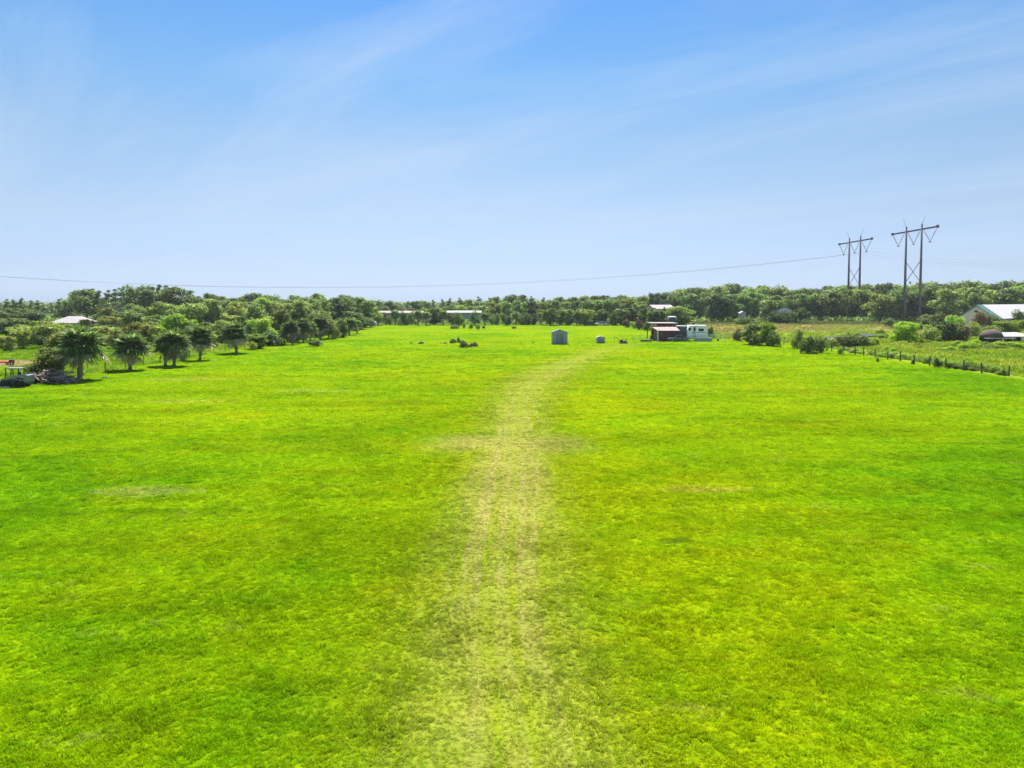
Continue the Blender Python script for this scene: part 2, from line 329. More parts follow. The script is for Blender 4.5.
def ground_material():
    m_, nt = mat('field_soil_and_turf')
    gr = N(nt, 'ShaderNodeGroup'); gr.node_tree = FG
    ge = N(nt, 'ShaderNodeNewGeometry')
    n1 = N(nt, 'ShaderNodeTexNoise'); L(nt, ge.outputs['Position'], n1.inputs['Vector']); n1.inputs['Scale'].default_value = 9.0; n1.inputs['Detail'].default_value = 6; n1.inputs['Roughness'].default_value = .7
    n2 = N(nt, 'ShaderNodeTexNoise'); L(nt, ge.outputs['Position'], n2.inputs['Vector']); n2.inputs['Scale'].default_value = 1.1; n2.inputs['Detail'].default_value = 6; n2.inputs['Roughness'].default_value = .65
    mp2 = N(nt, 'ShaderNodeMapping'); L(nt, ge.outputs['Position'], mp2.inputs[0]); mp2.inputs['Scale'].default_value = (0.05, 0.32, 1)
    n3 = N(nt, 'ShaderNodeTexNoise'); L(nt, mp2.outputs[0], n3.inputs['Vector']); n3.inputs['Scale'].default_value = 1.0; n3.inputs['Detail'].default_value = 5; n3.inputs['Roughness'].default_value = .6
    v = N(nt, 'ShaderNodeMapRange'); L(nt, n1.outputs['Fac'], v.inputs[0]); v.inputs[1].default_value = .3; v.inputs[2].default_value = .7; v.inputs[3].default_value = 0.55; v.inputs[4].default_value = 1.08
    v3 = N(nt, 'ShaderNodeMapRange'); L(nt, n3.outputs['Fac'], v3.inputs[0]); v3.inputs[1].default_value = .35; v3.inputs[2].default_value = .6; v3.inputs[3].default_value = 0.92; v3.inputs[4].default_value = 1.04
    vm = N(nt, 'ShaderNodeMath', operation='MULTIPLY'); L(nt, v.outputs[0], vm.inputs[0]); L(nt, v3.outputs[0], vm.inputs[1])
    hs = N(nt, 'ShaderNodeHueSaturation'); L(nt, gr.outputs['Color'], hs.inputs['Color']); L(nt, vm.outputs[0], hs.inputs['Value'])
    ad = N(nt, 'ShaderNodeMath', operation='MULTIPLY_ADD'); L(nt, n2.outputs['Fac'], ad.inputs[0]); ad.inputs[1].default_value = 2.2; L(nt, n1.outputs['Fac'], ad.inputs[2])
    bp = N(nt, 'ShaderNodeBump'); L(nt, ad.outputs[0], bp.inputs['Height']); bp.inputs['Strength'].default_value = 0.55; bp.inputs['Distance'].default_value = 0.12
    b = N(nt, 'ShaderNodeBsdfDiffuse'); L(nt, hs.outputs[0], b.inputs[0]); L(nt, bp.outputs[0], b.inputs['Normal'])
    o = N(nt, 'ShaderNodeOutputMaterial'); L(nt, b.outputs[0], o.inputs[0]); return m_
M['ground'] = ground_material()
def blade_material(name, bright=1.0, trans=0.45):
    m_, nt = mat(name)
    gr = N(nt, 'ShaderNodeGroup'); gr.node_tree = FG
    oi = N(nt, 'ShaderNodeObjectInfo'); ge = N(nt, 'ShaderNodeNewGeometry')
    v = N(nt, 'ShaderNodeMapRange'); L(nt, oi.outputs['Random'], v.inputs[0]); v.inputs[3].default_value = 0.78 * bright; v.inputs[4].default_value = 1.25 * bright
    v2 = N(nt, 'ShaderNodeMapRange'); L(nt, ge.outputs['Random Per Island'], v2.inputs[0]); v2.inputs[3].default_value = 0.75; v2.inputs[4].default_value = 1.3
    vm = N(nt, 'ShaderNodeMath', operation='MULTIPLY'); L(nt, v.outputs[0], vm.inputs[0]); L(nt, v2.outputs[0], vm.inputs[1])
    hs = N(nt, 'ShaderNodeHueSaturation'); L(nt, gr.outputs['Color'], hs.inputs['Color']); L(nt, vm.outputs[0], hs.inputs['Value'])
    a = N(nt, 'ShaderNodeBsdfDiffuse'); L(nt, hs.outputs[0], a.inputs[0])
    t = N(nt, 'ShaderNodeBsdfTranslucent'); L(nt, hs.outputs[0], t.inputs[0])
    mx = N(nt, 'ShaderNodeMixShader'); mx.inputs[0].default_value = trans; L(nt, a.outputs[0], mx.inputs[1]); L(nt, t.outputs[0], mx.inputs[2])
    o = N(nt, 'ShaderNodeOutputMaterial'); L(nt, mx.outputs[0], o.inputs[0]); return m_
M['blade'] = blade_material('grass_blade', 1.45)
M['meadow_blade'] = blade_material('meadow_blade', 1.1)

# ------------------------------------------------------------------ ground
g = MB(); g.add([(-4000, -300, 0), (4000, -300, 0), (4000, 6000, 0), (-4000, 6000, 0)], [(0, 1, 2, 3)])
tag(g.build('ground', M['ground']), kind='structure')

# ------------------------------------------------------------------ grass (geometry nodes on a point sheet)
def tuft(seed, nb, h, spread, w):
    r = np.random.default_rng(seed); V = []; Fq = []
    for i in range(nb):
        a = r.uniform(0, 2 * math.pi); rr = spread * math.sqrt(r.uniform())
        b = np.array([rr * math.cos(a), rr * math.sin(a), 0.0]); ha = r.uniform(0, 2 * math.pi)
        lean = r.uniform(0.2, 1.0); hh = h * r.uniform(0.5, 1.1); wd = w * r.uniform(.7, 1.2)
        d = np.array([math.cos(ha), math.sin(ha), 0]); s = np.array([-d[1], d[0], 0]) * wd / 2
        m1 = b + d * hh * lean * 0.35 + np.array([0, 0, hh * 0.62]); tp = b + d * hh * lean + np.array([0, 0, hh * (1.05 - 0.35 * lean)])
        k = len(V); V += [b - s, b + s, m1 + s * .8, m1 - s * .8, tp - s * .12, tp + s * .12]
        Fq += [(k, k + 1, k + 2, k + 3), (k + 3, k + 2, k + 5, k + 4)]
    return np.array(V), np.array(Fq)
def scatter(name, pts, scl, variants, material, label):
    col = bpy.data.collections.new(name + '_variants')
    for i, (V, Fq) in enumerate(variants):
        o = np_mesh('grass_tuft', V, Fq, material, link=False); col.objects.link(o)
    me = bpy.data.meshes.new(name); me.vertices.add(len(pts)); me.vertices.foreach_set('co', np.asarray(pts, np.float32).ravel())
    at = me.attributes.new('scl', 'FLOAT_VECTOR', 'POINT'); at.data.foreach_set('vector', np.asarray(scl, np.float32).ravel())
    ob = bpy.data.objects.new(name, me); C.objects.link(ob)
    g = bpy.data.node_groups.new(name, 'GeometryNodeTree')
    g.interface.new_socket('Geometry', in_out='INPUT', socket_type='NodeSocketGeometry'); g.interface.new_socket('Geometry', in_out='OUTPUT', socket_type='NodeSocketGeometry')
    gi = N(g, 'NodeGroupInput'); go = N(g, 'NodeGroupOutput')
    ci = N(g, 'GeometryNodeCollectionInfo'); ci.inputs['Collection'].default_value = col; ci.inputs['Separate Children'].default_value = True; ci.inputs['Reset Children'].default_value = True
    ip = N(g, 'GeometryNodeInstanceOnPoints'); L(g, gi.outputs[0], ip.inputs['Points']); L(g, ci.outputs[0], ip.inputs['Instance']); ip.inputs['Pick Instance'].default_value = True
    ri = N(g, 'FunctionNodeRandomValue', data_type='INT'); ri.inputs['Min'].default_value = 0; ri.inputs['Max'].default_value = len(variants) - 1
    ii = [s for s in ri.outputs if s.type == 'INT'][0]; L(g, ii, ip.inputs['Instance Index'])
    rr = N(g, 'FunctionNodeRandomValue', data_type='FLOAT_VECTOR'); rr.inputs[0].default_value = (-.1, -.1, 0); rr.inputs[1].default_value = (.1, .1, 6.283); rr.inputs['Seed'].default_value = 3
    L(g, rr.outputs[0], ip.inputs['Rotation'])
    na = N(g, 'GeometryNodeInputNamedAttribute', data_type='FLOAT_VECTOR'); na.inputs['Name'].default_value = 'scl'; L(g, na.outputs[0], ip.inputs['Scale'])
    L(g, ip.outputs[0], go.inputs[0])
    mo = ob.modifiers.new('scatter', 'NODES'); mo.node_group = g
    ob.data.materials.append(material)
    return tag(ob, label, 'grass', kind='stuff')

def cheap_noise(x, y, s, seed):                      # value noise
    r = np.random.default_rng(seed); T = r.random((128, 128)); u, v = (x * .8 + y * .6) / s + 900, (y * .8 - x * .6) / s + 900
    i, j = np.floor(u).astype(int), np.floor(v).astype(int); fu, fv = u - i, v - j
    fu, fv = fu * fu * (3 - 2 * fu), fv * fv * (3 - 2 * fv)
    t = lambda a, b: T[a % 128, b % 128]
    return (t(i, j) * (1 - fu) + t(i + 1, j) * fu) * (1 - fv) + (t(i, j + 1) * (1 - fu) + t(i + 1, j + 1) * fu) * fv
def track_c(y): return np.interp(y, [0, 13.5, 20, 28, 36, 45, 55, 63, 72, 80, 90, 100, 113, 129, 145], [-.1, -.2, -.45, -.35, -.15, .1, .25, .8, 1.6, 3, 5.2, 7.6, 11.5, 16.5, 24])
P = []; S = []
for (d0, d1, rho, sc_xy, sc_z) in ((9, 18, 170, 1.0, 1.0), (18, 30, 110, 1.15, 1.0), (30, 50, 42, 1.6, 1.1), (50, 85, 13, 2.6, 1.25), (85, 200, 3.0, 4.4, 1.6)):
    area = 0.78 * 2 * (d1 ** 2 - d0 ** 2) / 2; n = int(rho * area)
    y = np.sqrt(rng.uniform(d0 ** 2, d1 ** 2, n)); x = rng.uniform(-.78, .78, n) * y
    k = (np.abs(x) < 58) | (y < 1)
    x, y = x[k], y[k]
    cl = 0.65 * cheap_noise(x, y, 0.4, 3) + 0.35 * cheap_noise(x, y, 1.3, 4)
    wear = np.clip(1 - np.abs(x - track_c(y)) / 3.2, 0, 1)
    keep = rng.random(len(x)) < np.clip(0.68 + 0.55 * cl - 0.25 * wear, 0.2, 1) * np.clip((205 - y) / 110, 0, 1)
    x, y, cl, wear = x[keep], y[keep], cl[keep], wear[keep]
    s = rng.uniform(.75, 1.25, len(x)) * (0.82 + 0.4 * cl) * (1 - 0.42 * wear)
    zs = s * (0.8 + 0.9 * np.clip(cl - .5, 0, 1) * 2)
    P.append(np.stack([x, y, np.full_like(x, -0.004)], 1)); S.append(np.stack([s * sc_xy, s * sc_xy, zs * sc_z], 1))
n = 16000; y = np.sqrt(rng.uniform(10 ** 2, 120 ** 2, n * 6)); x = rng.uniform(-.78, .78, n * 6) * y          # ranker tussocks in loose drifts
t1 = 0.6 * cheap_noise(x, y, 1.1, 31) + 0.4 * cheap_noise(x, y, 6.0, 32); k = (t1 > .70) & (np.abs(x) < 57) & (np.abs(x - track_c(y)) > 1.6)
x, y, t1 = x[k], y[k], t1[k]; s = rng.uniform(1.2, 2.0, len(x)) * (1 + y / 90)
P.append(np.stack([x, y, np.full_like(x, -0.004)], 1)); S.append(np.stack([s, s, s * rng.uniform(.8, 1.25, len(x)) / (1 + y / 160)], 1)); print('tussocks', len(x))
P = np.concatenate(P); S = np.concatenate(S)
print('tufts', len(P))
scatter('grass', P, S, [tuft(20 + i, 22, 0.075, 0.075, 0.011) for i in range(5)], M['blade'], 'short bright green mown grass covering the field')

# rough meadow beyond the fences
P = []; S = []
for (x0, x1, y0, y1, n) in ((59.6, 150, 70, 170, 16000), (45, 260, 170, 320, 15000), (-150, -52, 70, 230, 12000)):
    x = rng.uniform(x0, x1, n); y = rng.uniform(y0, y1, n)
    k = (np.abs(x) < 0.8 * y) & ((x < 0) | (x > 60.3 + rng.uniform(0, 3, len(x))) | (y > 150) ); x, y = x[k], y[k]
    cl = 0.5 * cheap_noise(x, y, 3, 13) + 0.5 * cheap_noise(x, y, 11, 14)
    k = rng.random(len(x)) < cl * 1.5; x, y, cl = x[k], y[k], cl[k]
    s = rng.uniform(.7, 1.3, len(x)) * (0.5 + cl)
    P.append(np.stack([x, y, np.zeros_like(x)], 1)); S.append(np.stack([s * 6, s * 6, s * (5.0 if x0 > 0 else 2.6)], 1))
scatter('meadow_grass', np.concatenate(P), np.concatenate(S), [tuft(60 + i, 26, 0.11, 0.10, 0.013) for i in range(4)], M['meadow_blade'], 'longer rough meadow grass beyond the fences')

# ------------------------------------------------------------------ tree prototypes (hidden meshes reused by copies)
def leaves(r, lobes, n, size, up=0.35, aspect=1.5):
    """small bent leaf clumps scattered through ellipsoid lobes"""
    vol = np.array([l[3] * l[4] * l[5] for l in lobes]) ** (2 / 3.); pick = r.choice(len(lobes), n, p=vol / vol.sum())
    Lb = np.array(lobes)[pick]
    d = r.normal(size=(n, 3)); d /= np.linalg.norm(d, axis=1)[:, None]
    rad = r.uniform(0, 1, n) ** 0.38 * (1 + 0.10 * r.normal(size=n))
    p = Lb[:, :3] + d * rad[:, None] * Lb[:, 3:6]
    nrm = d + r.normal(size=(n, 3)) * 0.55 + np.array([0, 0, up]); nrm /= np.linalg.norm(nrm, axis=1)[:, None]
    t = np.cross(nrm, r.normal(size=(n, 3))); t /= np.linalg.norm(t, axis=1)[:, None]; b = np.cross(nrm, t)
    sz = size * r.uniform(.6, 1.35, n)[:, None]
    v0 = p - t * sz * aspect * .5; v2 = p + t * sz * aspect * .5 - nrm * sz * .25; v1 = p + b * sz * .5 + nrm * sz * .12; v3 = p - b * sz * .5 + nrm * sz * .12
    V = np.stack([v0, v1, v2, v3], 1).reshape(-1, 3); Fq = np.arange(4 * n).reshape(-1, 4)
    return V, Fq
PROTO = {}
def proto(kind, make, n):
    PROTO[kind] = [make(np.random.default_rng(1000 + hash_s(kind) + i)) for i in range(n)]
def hash_s(s): return sum(ord(c) * (i + 3) for i, c in enumerate(s)) % 997
def mesh_np(name, V, Fq, m):
    o = np_mesh(name, V, Fq, m, link=False); me = o.data; bpy.data.objects.remove(o); return me
def mesh_mb(name, mb, m):
    o = mb.build(name, m, smooth=True); me = o.data; C.objects.unlink(o); bpy.data.objects.remove(o); return me

def mk_broad(low):
    def f(r):                                     # 10 units tall
        z0 = 0.2 if low else 1.8; lobes = []
        rx = r.uniform(3.6, 5.0)
        lobes.append((0, 0, (z0 + 9) / 2, rx * .72, rx * .72, (9 - z0) / 2))
        for i in range(r.integers(13, 18)):
            a = r.uniform(0, 2 * math.pi); q = r.uniform(.45, .95) * rx; z = r.uniform(z0 + 1, 8.3)
            q *= math.sqrt(max(0.15, 1 - ((z - 5) / 5.2) ** 2)); s = r.uniform(1.0, 1.9)
            lobes.append((q * math.cos(a), q * math.sin(a), z, s * 1.15, s * 1.15, s * .8))
        for i in range(4):
            a = r.uniform(0, 2 * math.pi); q = r.uniform(0, 2.0); s = r.uniform(.9, 1.5)
            lobes.append((q * math.cos(a), q * math.sin(a), 8.7, s, s, s * .8))
        V, Fq = leaves(r, lobes, 3600, 0.42, up=.5)
        tb = MB(); top = Vector((r.uniform(-.4, .4), r.uniform(-.4, .4), 5.5))
        tb.tube([(0, 0, -.1), (0.05, 0, 1.5), top * .6, top], [.34, .26, .2, .1], 8)
        for i in range(5):
            a = r.uniform(0, 6.28); e = Vector((2.6 * math.cos(a), 2.6 * math.sin(a), r.uniform(4, 7.2)))
            s0 = top * r.uniform(.3, .7); tb.tube([s0, s0.lerp(e, .5) + Vector((0, 0, .3)), e], [.14, .09, .04], 6)
        return [('crown', mesh_np('crown', V, Fq, M['oak'])), ('trunk', mesh_mb('trunk', tb, M['bark']))]
    return f
def mk_pine(r):                                   # 15 units tall, open crown on a bare trunk
    lobes = []; tb = MB(); top = Vector((r.uniform(-.5, .5), r.uniform(-.5, .5), 14.2))
    tb.tube([(0, 0, -.1), top * .3, top * .65, top], [.26, .22, .15, .05], 8)
    for i in range(r.integers(8, 12)):
        z = r.uniform(8.6, 14.2); a = r.uniform(0, 6.28); q = (1 - (z - 7.5) / 8.6) * r.uniform(1.1, 3.0)
        e = Vector((q * math.cos(a), q * math.sin(a), z)); s = r.uniform(.7, 1.35)
        lobes.append((e.x, e.y, e.z, s * 1.2, s * 1.2, s * .6)); b0 = top * ((z - .9) / 14.2)
        tb.tube([b0, b0.lerp(e, .6) + Vector((0, 0, .1)), e], [.07, .05, .02], 5)
    lobes.append((top.x, top.y, 14.3, 1, 1, .8))
    V, Fq = leaves(r, lobes, 1250, 0.34, up=.6)
    return [('crown', mesh_np('crown', V, Fq, M['pine'])), ('trunk', mesh_mb('trunk', tb, M['pine_bark']))]
def mk_palm(detail):
    def f(r):                                     # 6 units tall fan palm
        zt = 3.6; V = []; Fq = []; V2 = []; Fq2 = []
        nf = 84 if detail else 54; nl = 13 if detail else 7
        def frond(Vv, Ff, d, Lp, Lf, droop, w):
            d = d / np.linalg.norm(d); up = np.array([0, 0, 1.0]); s = np.cross(d, up); s /= (np.linalg.norm(s) + 1e-6); nn = np.cross(s, d)
            o = np.array([0, 0, zt]) + d * .12; hub = o + d * Lp - up * droop * .15
            k = len(Vv); Vv += [o - s * .025, o + s * .025, hub + s * .02, hub - s * .02]; Ff.append((k, k + 1, k + 2, k + 3))
            for j in range(nl):
                a = (j / (nl - 1) - .5) * R(250); ll = Lf * (1 - .22 * abs(a) / R(125)) * r.uniform(.85, 1.1)
                e = d * math.cos(a) + s * math.sin(a) + nn * (.18 * abs(math.sin(a)))
                mid = hub + e * ll * .55; tip = hub + e * ll - up * (droop * ll * .5 + .05); q = np.cross(e, nn); q /= (np.linalg.norm(q) + 1e-6)
                k = len(Vv); ww = w * ll / (1 if detail else .62)
                Vv += [hub, mid + q * ww, tip, mid - q * ww]; Ff.append((k, k + 1, k + 2, k + 3))
        for i in range(nf):
            a = i * 2.39996 + r.uniform(-.3, .3); el = R(-42 + 132 * ((i + .5) / nf) ** .80) + r.uniform(-.1, .1)
            frond(V, Fq, np.array([math.cos(a) * math.cos(el), math.sin(a) * math.cos(el), math.sin(el)]), r.uniform(.7, 1.15) * (1.3 if el > .6 else 1), r.uniform(1.05, 1.4), (.75 if el < .25 else .5 if el < .8 else .12), .10)
        for i in range(18):
            a = r.uniform(0, 6.28); el = R(r.uniform(-78, -12))
            frond(V2, Fq2, np.array([math.cos(a) * math.cos(el), math.sin(a) * math.cos(el), math.sin(el)]), r.uniform(1.3, 1.95), r.uniform(.6, .9), .8, .08)
        tb = MB(); n = 12; rad = [.20 + .035 * math.sin(i * 2.3) + (.1 if i == 0 else 0) for i in range(n)]
        tb.tube([(.05 * math.sin(i * .5), 0, -.08 + (zt + .15) * i / (n - 1)) for i in range(n)], rad, 10)
        for i in range(46):                       # old frond stubs
            a = i * 2.4; z = .5 + (zt - .5) * i / 46; dd = Vector((math.cos(a), math.sin(a), 0))
            tb.beam(dd * .12 + Vector((0, 0, z)), dd * .27 + Vector((0, 0, z + .2)), .08, .04)
        return [('crown', mesh_np('crown', np.array(V), np.array(Fq), M['palm'])), ('dead_fronds', mesh_np('dead_fronds', np.array(V2), np.array(Fq2), M['dead_frond'])), ('trunk', mesh_mb('trunk', tb, M['palm_bark']))]
    return f
def mk_bush(r):                                   # 3 units tall, about 4.5 wide
    lobes = [(0, 0, 1.2, 1.5, 1.4, 1.2)]
    for i in range(r.integers(8, 12)):
        a = r.uniform(0, 6.28); q = r.uniform(.5, 1.6); s = r.uniform(.5, .95)
        lobes.append((q * math.cos(a), q * math.sin(a), r.uniform(.5, 2.3) * (1.1 - q * .25), s, s, s * .85))
    V, Fq = leaves(r, lobes, 1500, 0.19, up=.5)
    V[:, 2] = np.maximum(V[:, 2], -0.02 + r.uniform(0, .06, len(V)))
    tb = MB()
    for i in range(5):
        a = r.uniform(0, 6.28); tb.tube([(0.1 * math.cos(a), .1 * math.sin(a), -.05), (.5 * math.cos(a), .5 * math.sin(a), .9), (1.0 * math.cos(a), 1.0 * math.sin(a), 1.9)], [.06, .045, .02], 5)
    return [('foliage', mesh_np('foliage', V, Fq, M['shrub'])), ('stem', mesh_mb('stem', tb, M['bark']))]
proto('broad', mk_broad(False), 5); proto('low', mk_broad(True), 5); proto('pine', mk_pine, 4)
proto('palm', mk_palm(True), 4); proto('farpalm', mk_palm(False), 3); proto('bush', mk_bush, 5)
BASEH = {'broad': 9.6, 'low': 9.6, 'pine': 15.0, 'palm': 5.9, 'farpalm': 5.9, 'bush': 2.6}
NAME = {'broad': 'broadleaf_tree', 'low': 'bushy_tree', 'pine': 'pine_tree', 'palm': 'fan_palm', 'farpalm': 'fan_palm', 'bush': 'shrub'}
def plant(kind, x, y, h, label, cat='tree', group=None, m=None, wide=1.0, var=None, name=None):
    pr = PROTO[kind][random.randrange(len(PROTO[kind])) if var is None else var % len(PROTO[kind])]
    o = empty(name or NAME[kind], (x, y, 0), random.uniform(0, 6.28), label, cat, group)
    k = h / BASEH[kind]; o.scale = (k * wide, k * wide, k)
    for nm, me in pr:
        c = bpy.data.objects.new(nm, me); C.objects.link(c); c.parent = o
        if m and nm in ('crown', 'foliage'):
            c.material_slots[0].link = 'OBJECT'; c.material_slots[0].material = M[m]
    return o
def plant_px(kind, px, base, top, label, cat='tree', group=None, m=None, wpx=None, var=None, name=None):
    p = G(px, base); h = Z(top, p.y)
    W0 = {'broad': 8.2, 'low': 8.2, 'pine': 5.5, 'palm': 4.1, 'farpalm': 4.3, 'bush': 3.7}[kind]
    wide = 1.0
    if wpx: wide = (wpx * p.y / F) / (W0 * h / BASEH[kind])
    return plant(kind, p.x, p.y, h, label, cat, group, m, wide, var, name)
# ------------------------------------------------------------------ forest
TL = np.array([(-90, 303), (0, 300), (20, 299), (40, 302), (60, 301), (72, 300), (78, 295), (85, 291), (95, 290), (110, 291), (125, 289), (150, 286.5), (175, 286), (186, 290), (195, 296), (215, 295),
    (235, 298), (262, 293.5), (275, 298), (300, 297), (310, 294), (325, 298), (345, 297), (362, 300), (375, 298), (390, 301), (400, 299), (425, 301), (440, 300), (455, 298), (480, 298), (510, 296.5), (560, 297.5),
    (600, 296), (640, 295), (665, 292), (700, 288), (715, 286), (745, 285), (765, 287), (780, 290), (800, 290), (820, 287), (850, 286), (900, 284), (950, 283.5), (1000, 282), (1015, 280), (1120, 281)])
top_at = lambda px: float(np.interp(px, TL[:, 0], TL[:, 1]))
def region(px):
    if px < 75: return 'past the white hip roof'
    if px < 195: return 'of the left pine stand'
    if px < 372: return 'above the palm row end'
    if px < 480: return 'behind the long sheds'
    if px < 640: return 'past the garden shed'
    if px < 730: return 'behind the camper'
    if px < 880: return 'behind the farther pylon'
    return 'by the nearer pylon'
n_tree = 0
# rear wall of trees that makes the skyline
px = -70.0
while px < 1105:
    pine = px < 195 or (395 < px < 560 and random.random() < .55)
    d = random.uniform(285, 325) if px < 195 else random.uniform(395, 450)
    ht = Z(top_at(px) + random.uniform(-2.4, 2.4), d)
    kind = 'pine' if pine and random.random() < .85 else 'broad'
    lab = ('tall skyline pine ' if kind == 'pine' else 'tall rounded skyline tree ') + region(px)
    plant(kind, X(px, d), d, max(ht, 7.5), lab, 'pine' if kind == 'pine' else 'tree', ('skyline pines ' if kind == 'pine' else 'skyline trees ') + region(px), m=('pine' if (kind == 'broad' and random.random() < .3) else None), wide=random.uniform(.95, 1.25)); n_tree += 1
    px += (7.5 if px < 195 else 9.5 if 380 < px < 640 else 12.5) * random.uniform(.75, 1.2)
# middle wall
px = 190.0
while px < 1100:
    d = random.uniform(305, 345); t0 = top_at(px)
    drop = random.uniform(3.5, 9) if px > 640 else random.uniform(2.5, 6)
    if 372 < px < 485: drop += 3; d += 30
    ht = max(Z(t0 + drop, d), 5)
    if 645 < px < 690: ht = min(ht, 6); d = 350
    mt = random.choice([None, None, None, 'olive', 'bright' if px < 400 or random.random() < .3 else 'shrub', 'shrub'])
    lab = {'olive': 'olive-tinged', 'bright': 'fresh green', 'shrub': 'dark green', None: 'grey-green'}[mt] + ' round-headed tree mid-wood ' + region(px)
    plant('low', X(px, d), d, ht, lab, 'tree', 'middle wood trees ' + region(px), m=mt, wide=random.uniform(.95, 1.3)); n_tree += 1
    px += 12.0 * random.uniform(.75, 1.2)
# pale understorey trees in front of the left pines
px = -40.0
while px < 190:
    d = random.uniform(235, 270); ht = random.uniform(4.6, 6.8) + (1.6 if px > 120 else 0)
    if 40 < px < 90: ht = 2.4; d = 262
    mt = random.choice(['olive', None, 'shrub', None])
    plant('low', X(px, d), d, ht, {'olive': 'olive', 'shrub': 'dark', None: 'grey-green'}[mt] + ' bushy tree under pines ' + region(px), 'tree', 'bushy trees under the pines ' + region(px), m=mt, wide=random.uniform(1.0, 1.4)); n_tree += 1
    px += 11 * random.uniform(.8, 1.2)
# front row along the far edge of the field
edge = [(378, 1), (386, 2), (395, 1), (404, 2), (411, 2), (418, 1), (426, 1), (434, 3), (443, 1), (452, 2), (459, 2), (475, 2), (485, 1), (495, 2), (506, 2), (516, 1), (524, 2), (532, 2), (541, 1), (550, 3), (560, 3),
        (569, 3), (577, 1), (585, 3), (594, 2), (603, 3), (612, 2), (621, 3), (630, 3), (639, 2), (648, 3)]
ORD = ['first', 'second', 'third', 'fourth', 'fifth', 'sixth', 'seventh', 'eighth', 'ninth', 'tenth', 'eleventh', 'twelfth', 'thirteenth', 'fourteenth', 'fifteenth', 'sixteenth', 'seventeenth', 'eighteenth', 'nineteenth', 'twentieth']
def ordinal(i): return ORD[i] if i < 20 else ('twenty-' + ORD[i - 20] if i < 29 else 'thirtieth' if i == 29 else 'thirty-' + ORD[i - 30])
for i, (px, k) in enumerate(edge):
    base = 325.2 + random.uniform(-.5, .4); top = {1: 310.5, 2: 311.5, 3: 307.5}[k] + random.uniform(-1, 2)
    kd = {1: 'farpalm', 2: 'bush', 3: 'low'}[k]
    nm = {1: 'dark fan palm', 2: 'dark rounded bush', 3: 'leafy green tree'}[k]
    plant_px(kd, px, base, top, f'{nm}, {ordinal(i)} from the palm-row end along the far field edge', {1: 'palm', 2: 'shrub', 3: 'tree'}[k], 'plants along the far edge of the field',
             m=(None if k != 3 else random.choice([None, 'olive', 'shrub'])), wpx=random.uniform(11, 14) if k < 3 else random.uniform(14, 19))
# low growth in front of the wood on the right
px = 650.0; i = 0
while px < 1060:
    base = 318.5 + random.uniform(-1.2, 2.0) + max(0, px - 850) * .012; hpx = random.uniform(5, 10)
    mt = random.choice(['olive', 'shrub', None, 'bright' if random.random() < .5 else 'olive'])
    plant_px(random.choice(['bush', 'low']), px, base, base - hpx, {'olive': 'olive', 'shrub': 'dark green', None: 'mid green', 'bright': 'bright green'}[mt] + ' low bush at the wood foot ' + region(px), 'bush', 'bushes at the foot of the wood ' + region(px), m=mt, wpx=random.uniform(9, 17)); n_tree += 1
    px += 11 * random.uniform(.7, 1.2)
# trees across the left meadow, behind the palm row
lm = [(6, 352, 336, 'low', 'olive', 16), (22, 349, 326, 'low', 'olive', 26), (45, 348, 325, 'low', None, 28), (66, 349, 331, 'low', 'olive', 24), (-14, 349, 327, 'low', 'olive', 26), (100, 346, 326, 'low', 'olive', 26), (118, 349, 330, 'low', 'olive', 24),
      (136, 352, 322, 'low', 'olive', 34), (153, 344, 325, 'low', 'bright', 24), (178, 341, 314, 'broad', 'bright', 30), (203, 342, 322, 'low', None, 26), (222, 343, 320, 'low', 'olive', 24), (242, 338, 316, 'low', None, 24), (262, 340, 318, 'low', 'bright', 26),
      (258, 333, 304, 'broad', None, 26), (283, 335, 309, 'low', 'olive', 24), (300, 332, 300, 'broad', None, 28), (318, 332, 310, 'low', None, 22), (338, 328, 297.5, 'broad', 'shrub', 34), (356, 327, 297.0, 'broad', 'shrub', 32), (372, 325.5, 302, 'broad', None, 20),
      (160, 332, 302, 'low', None, 26), (190, 331, 303, 'low', None, 28), (213, 330, 299, 'broad', None, 28), (236, 329, 301, 'low', 'olive', 24), (85, 336, 319, 'low', None, 20), (108, 335, 316, 'low', 'olive', 22), (132, 334, 310, 'low', None, 24), (12, 338, 318, 'low', 'shrub', 26), (33, 336, 321, 'low', 'bright', 18)]
for i, (px, b, t, k, mt, w) in enumerate(lm):
    tone = {'olive': 'olive', 'shrub': 'very dark', None: 'grey-green', 'bright': 'bright green'}[mt]
    near = 'near the loader' if px < 60 else 'behind the double-trunk palms' if 140 < px < 200 else 'behind the foremost palms' if px < 140 else 'behind the round hedge bush' if px < 300 else 'at the end of the palm row'
    size = 'large' if w >= 26 else 'small'
    plant_px(k, px, b, t, f'{size} {tone} spreading tree {near}', 'tree', 'trees in the meadow behind the palm row', m=mt, wpx=w)

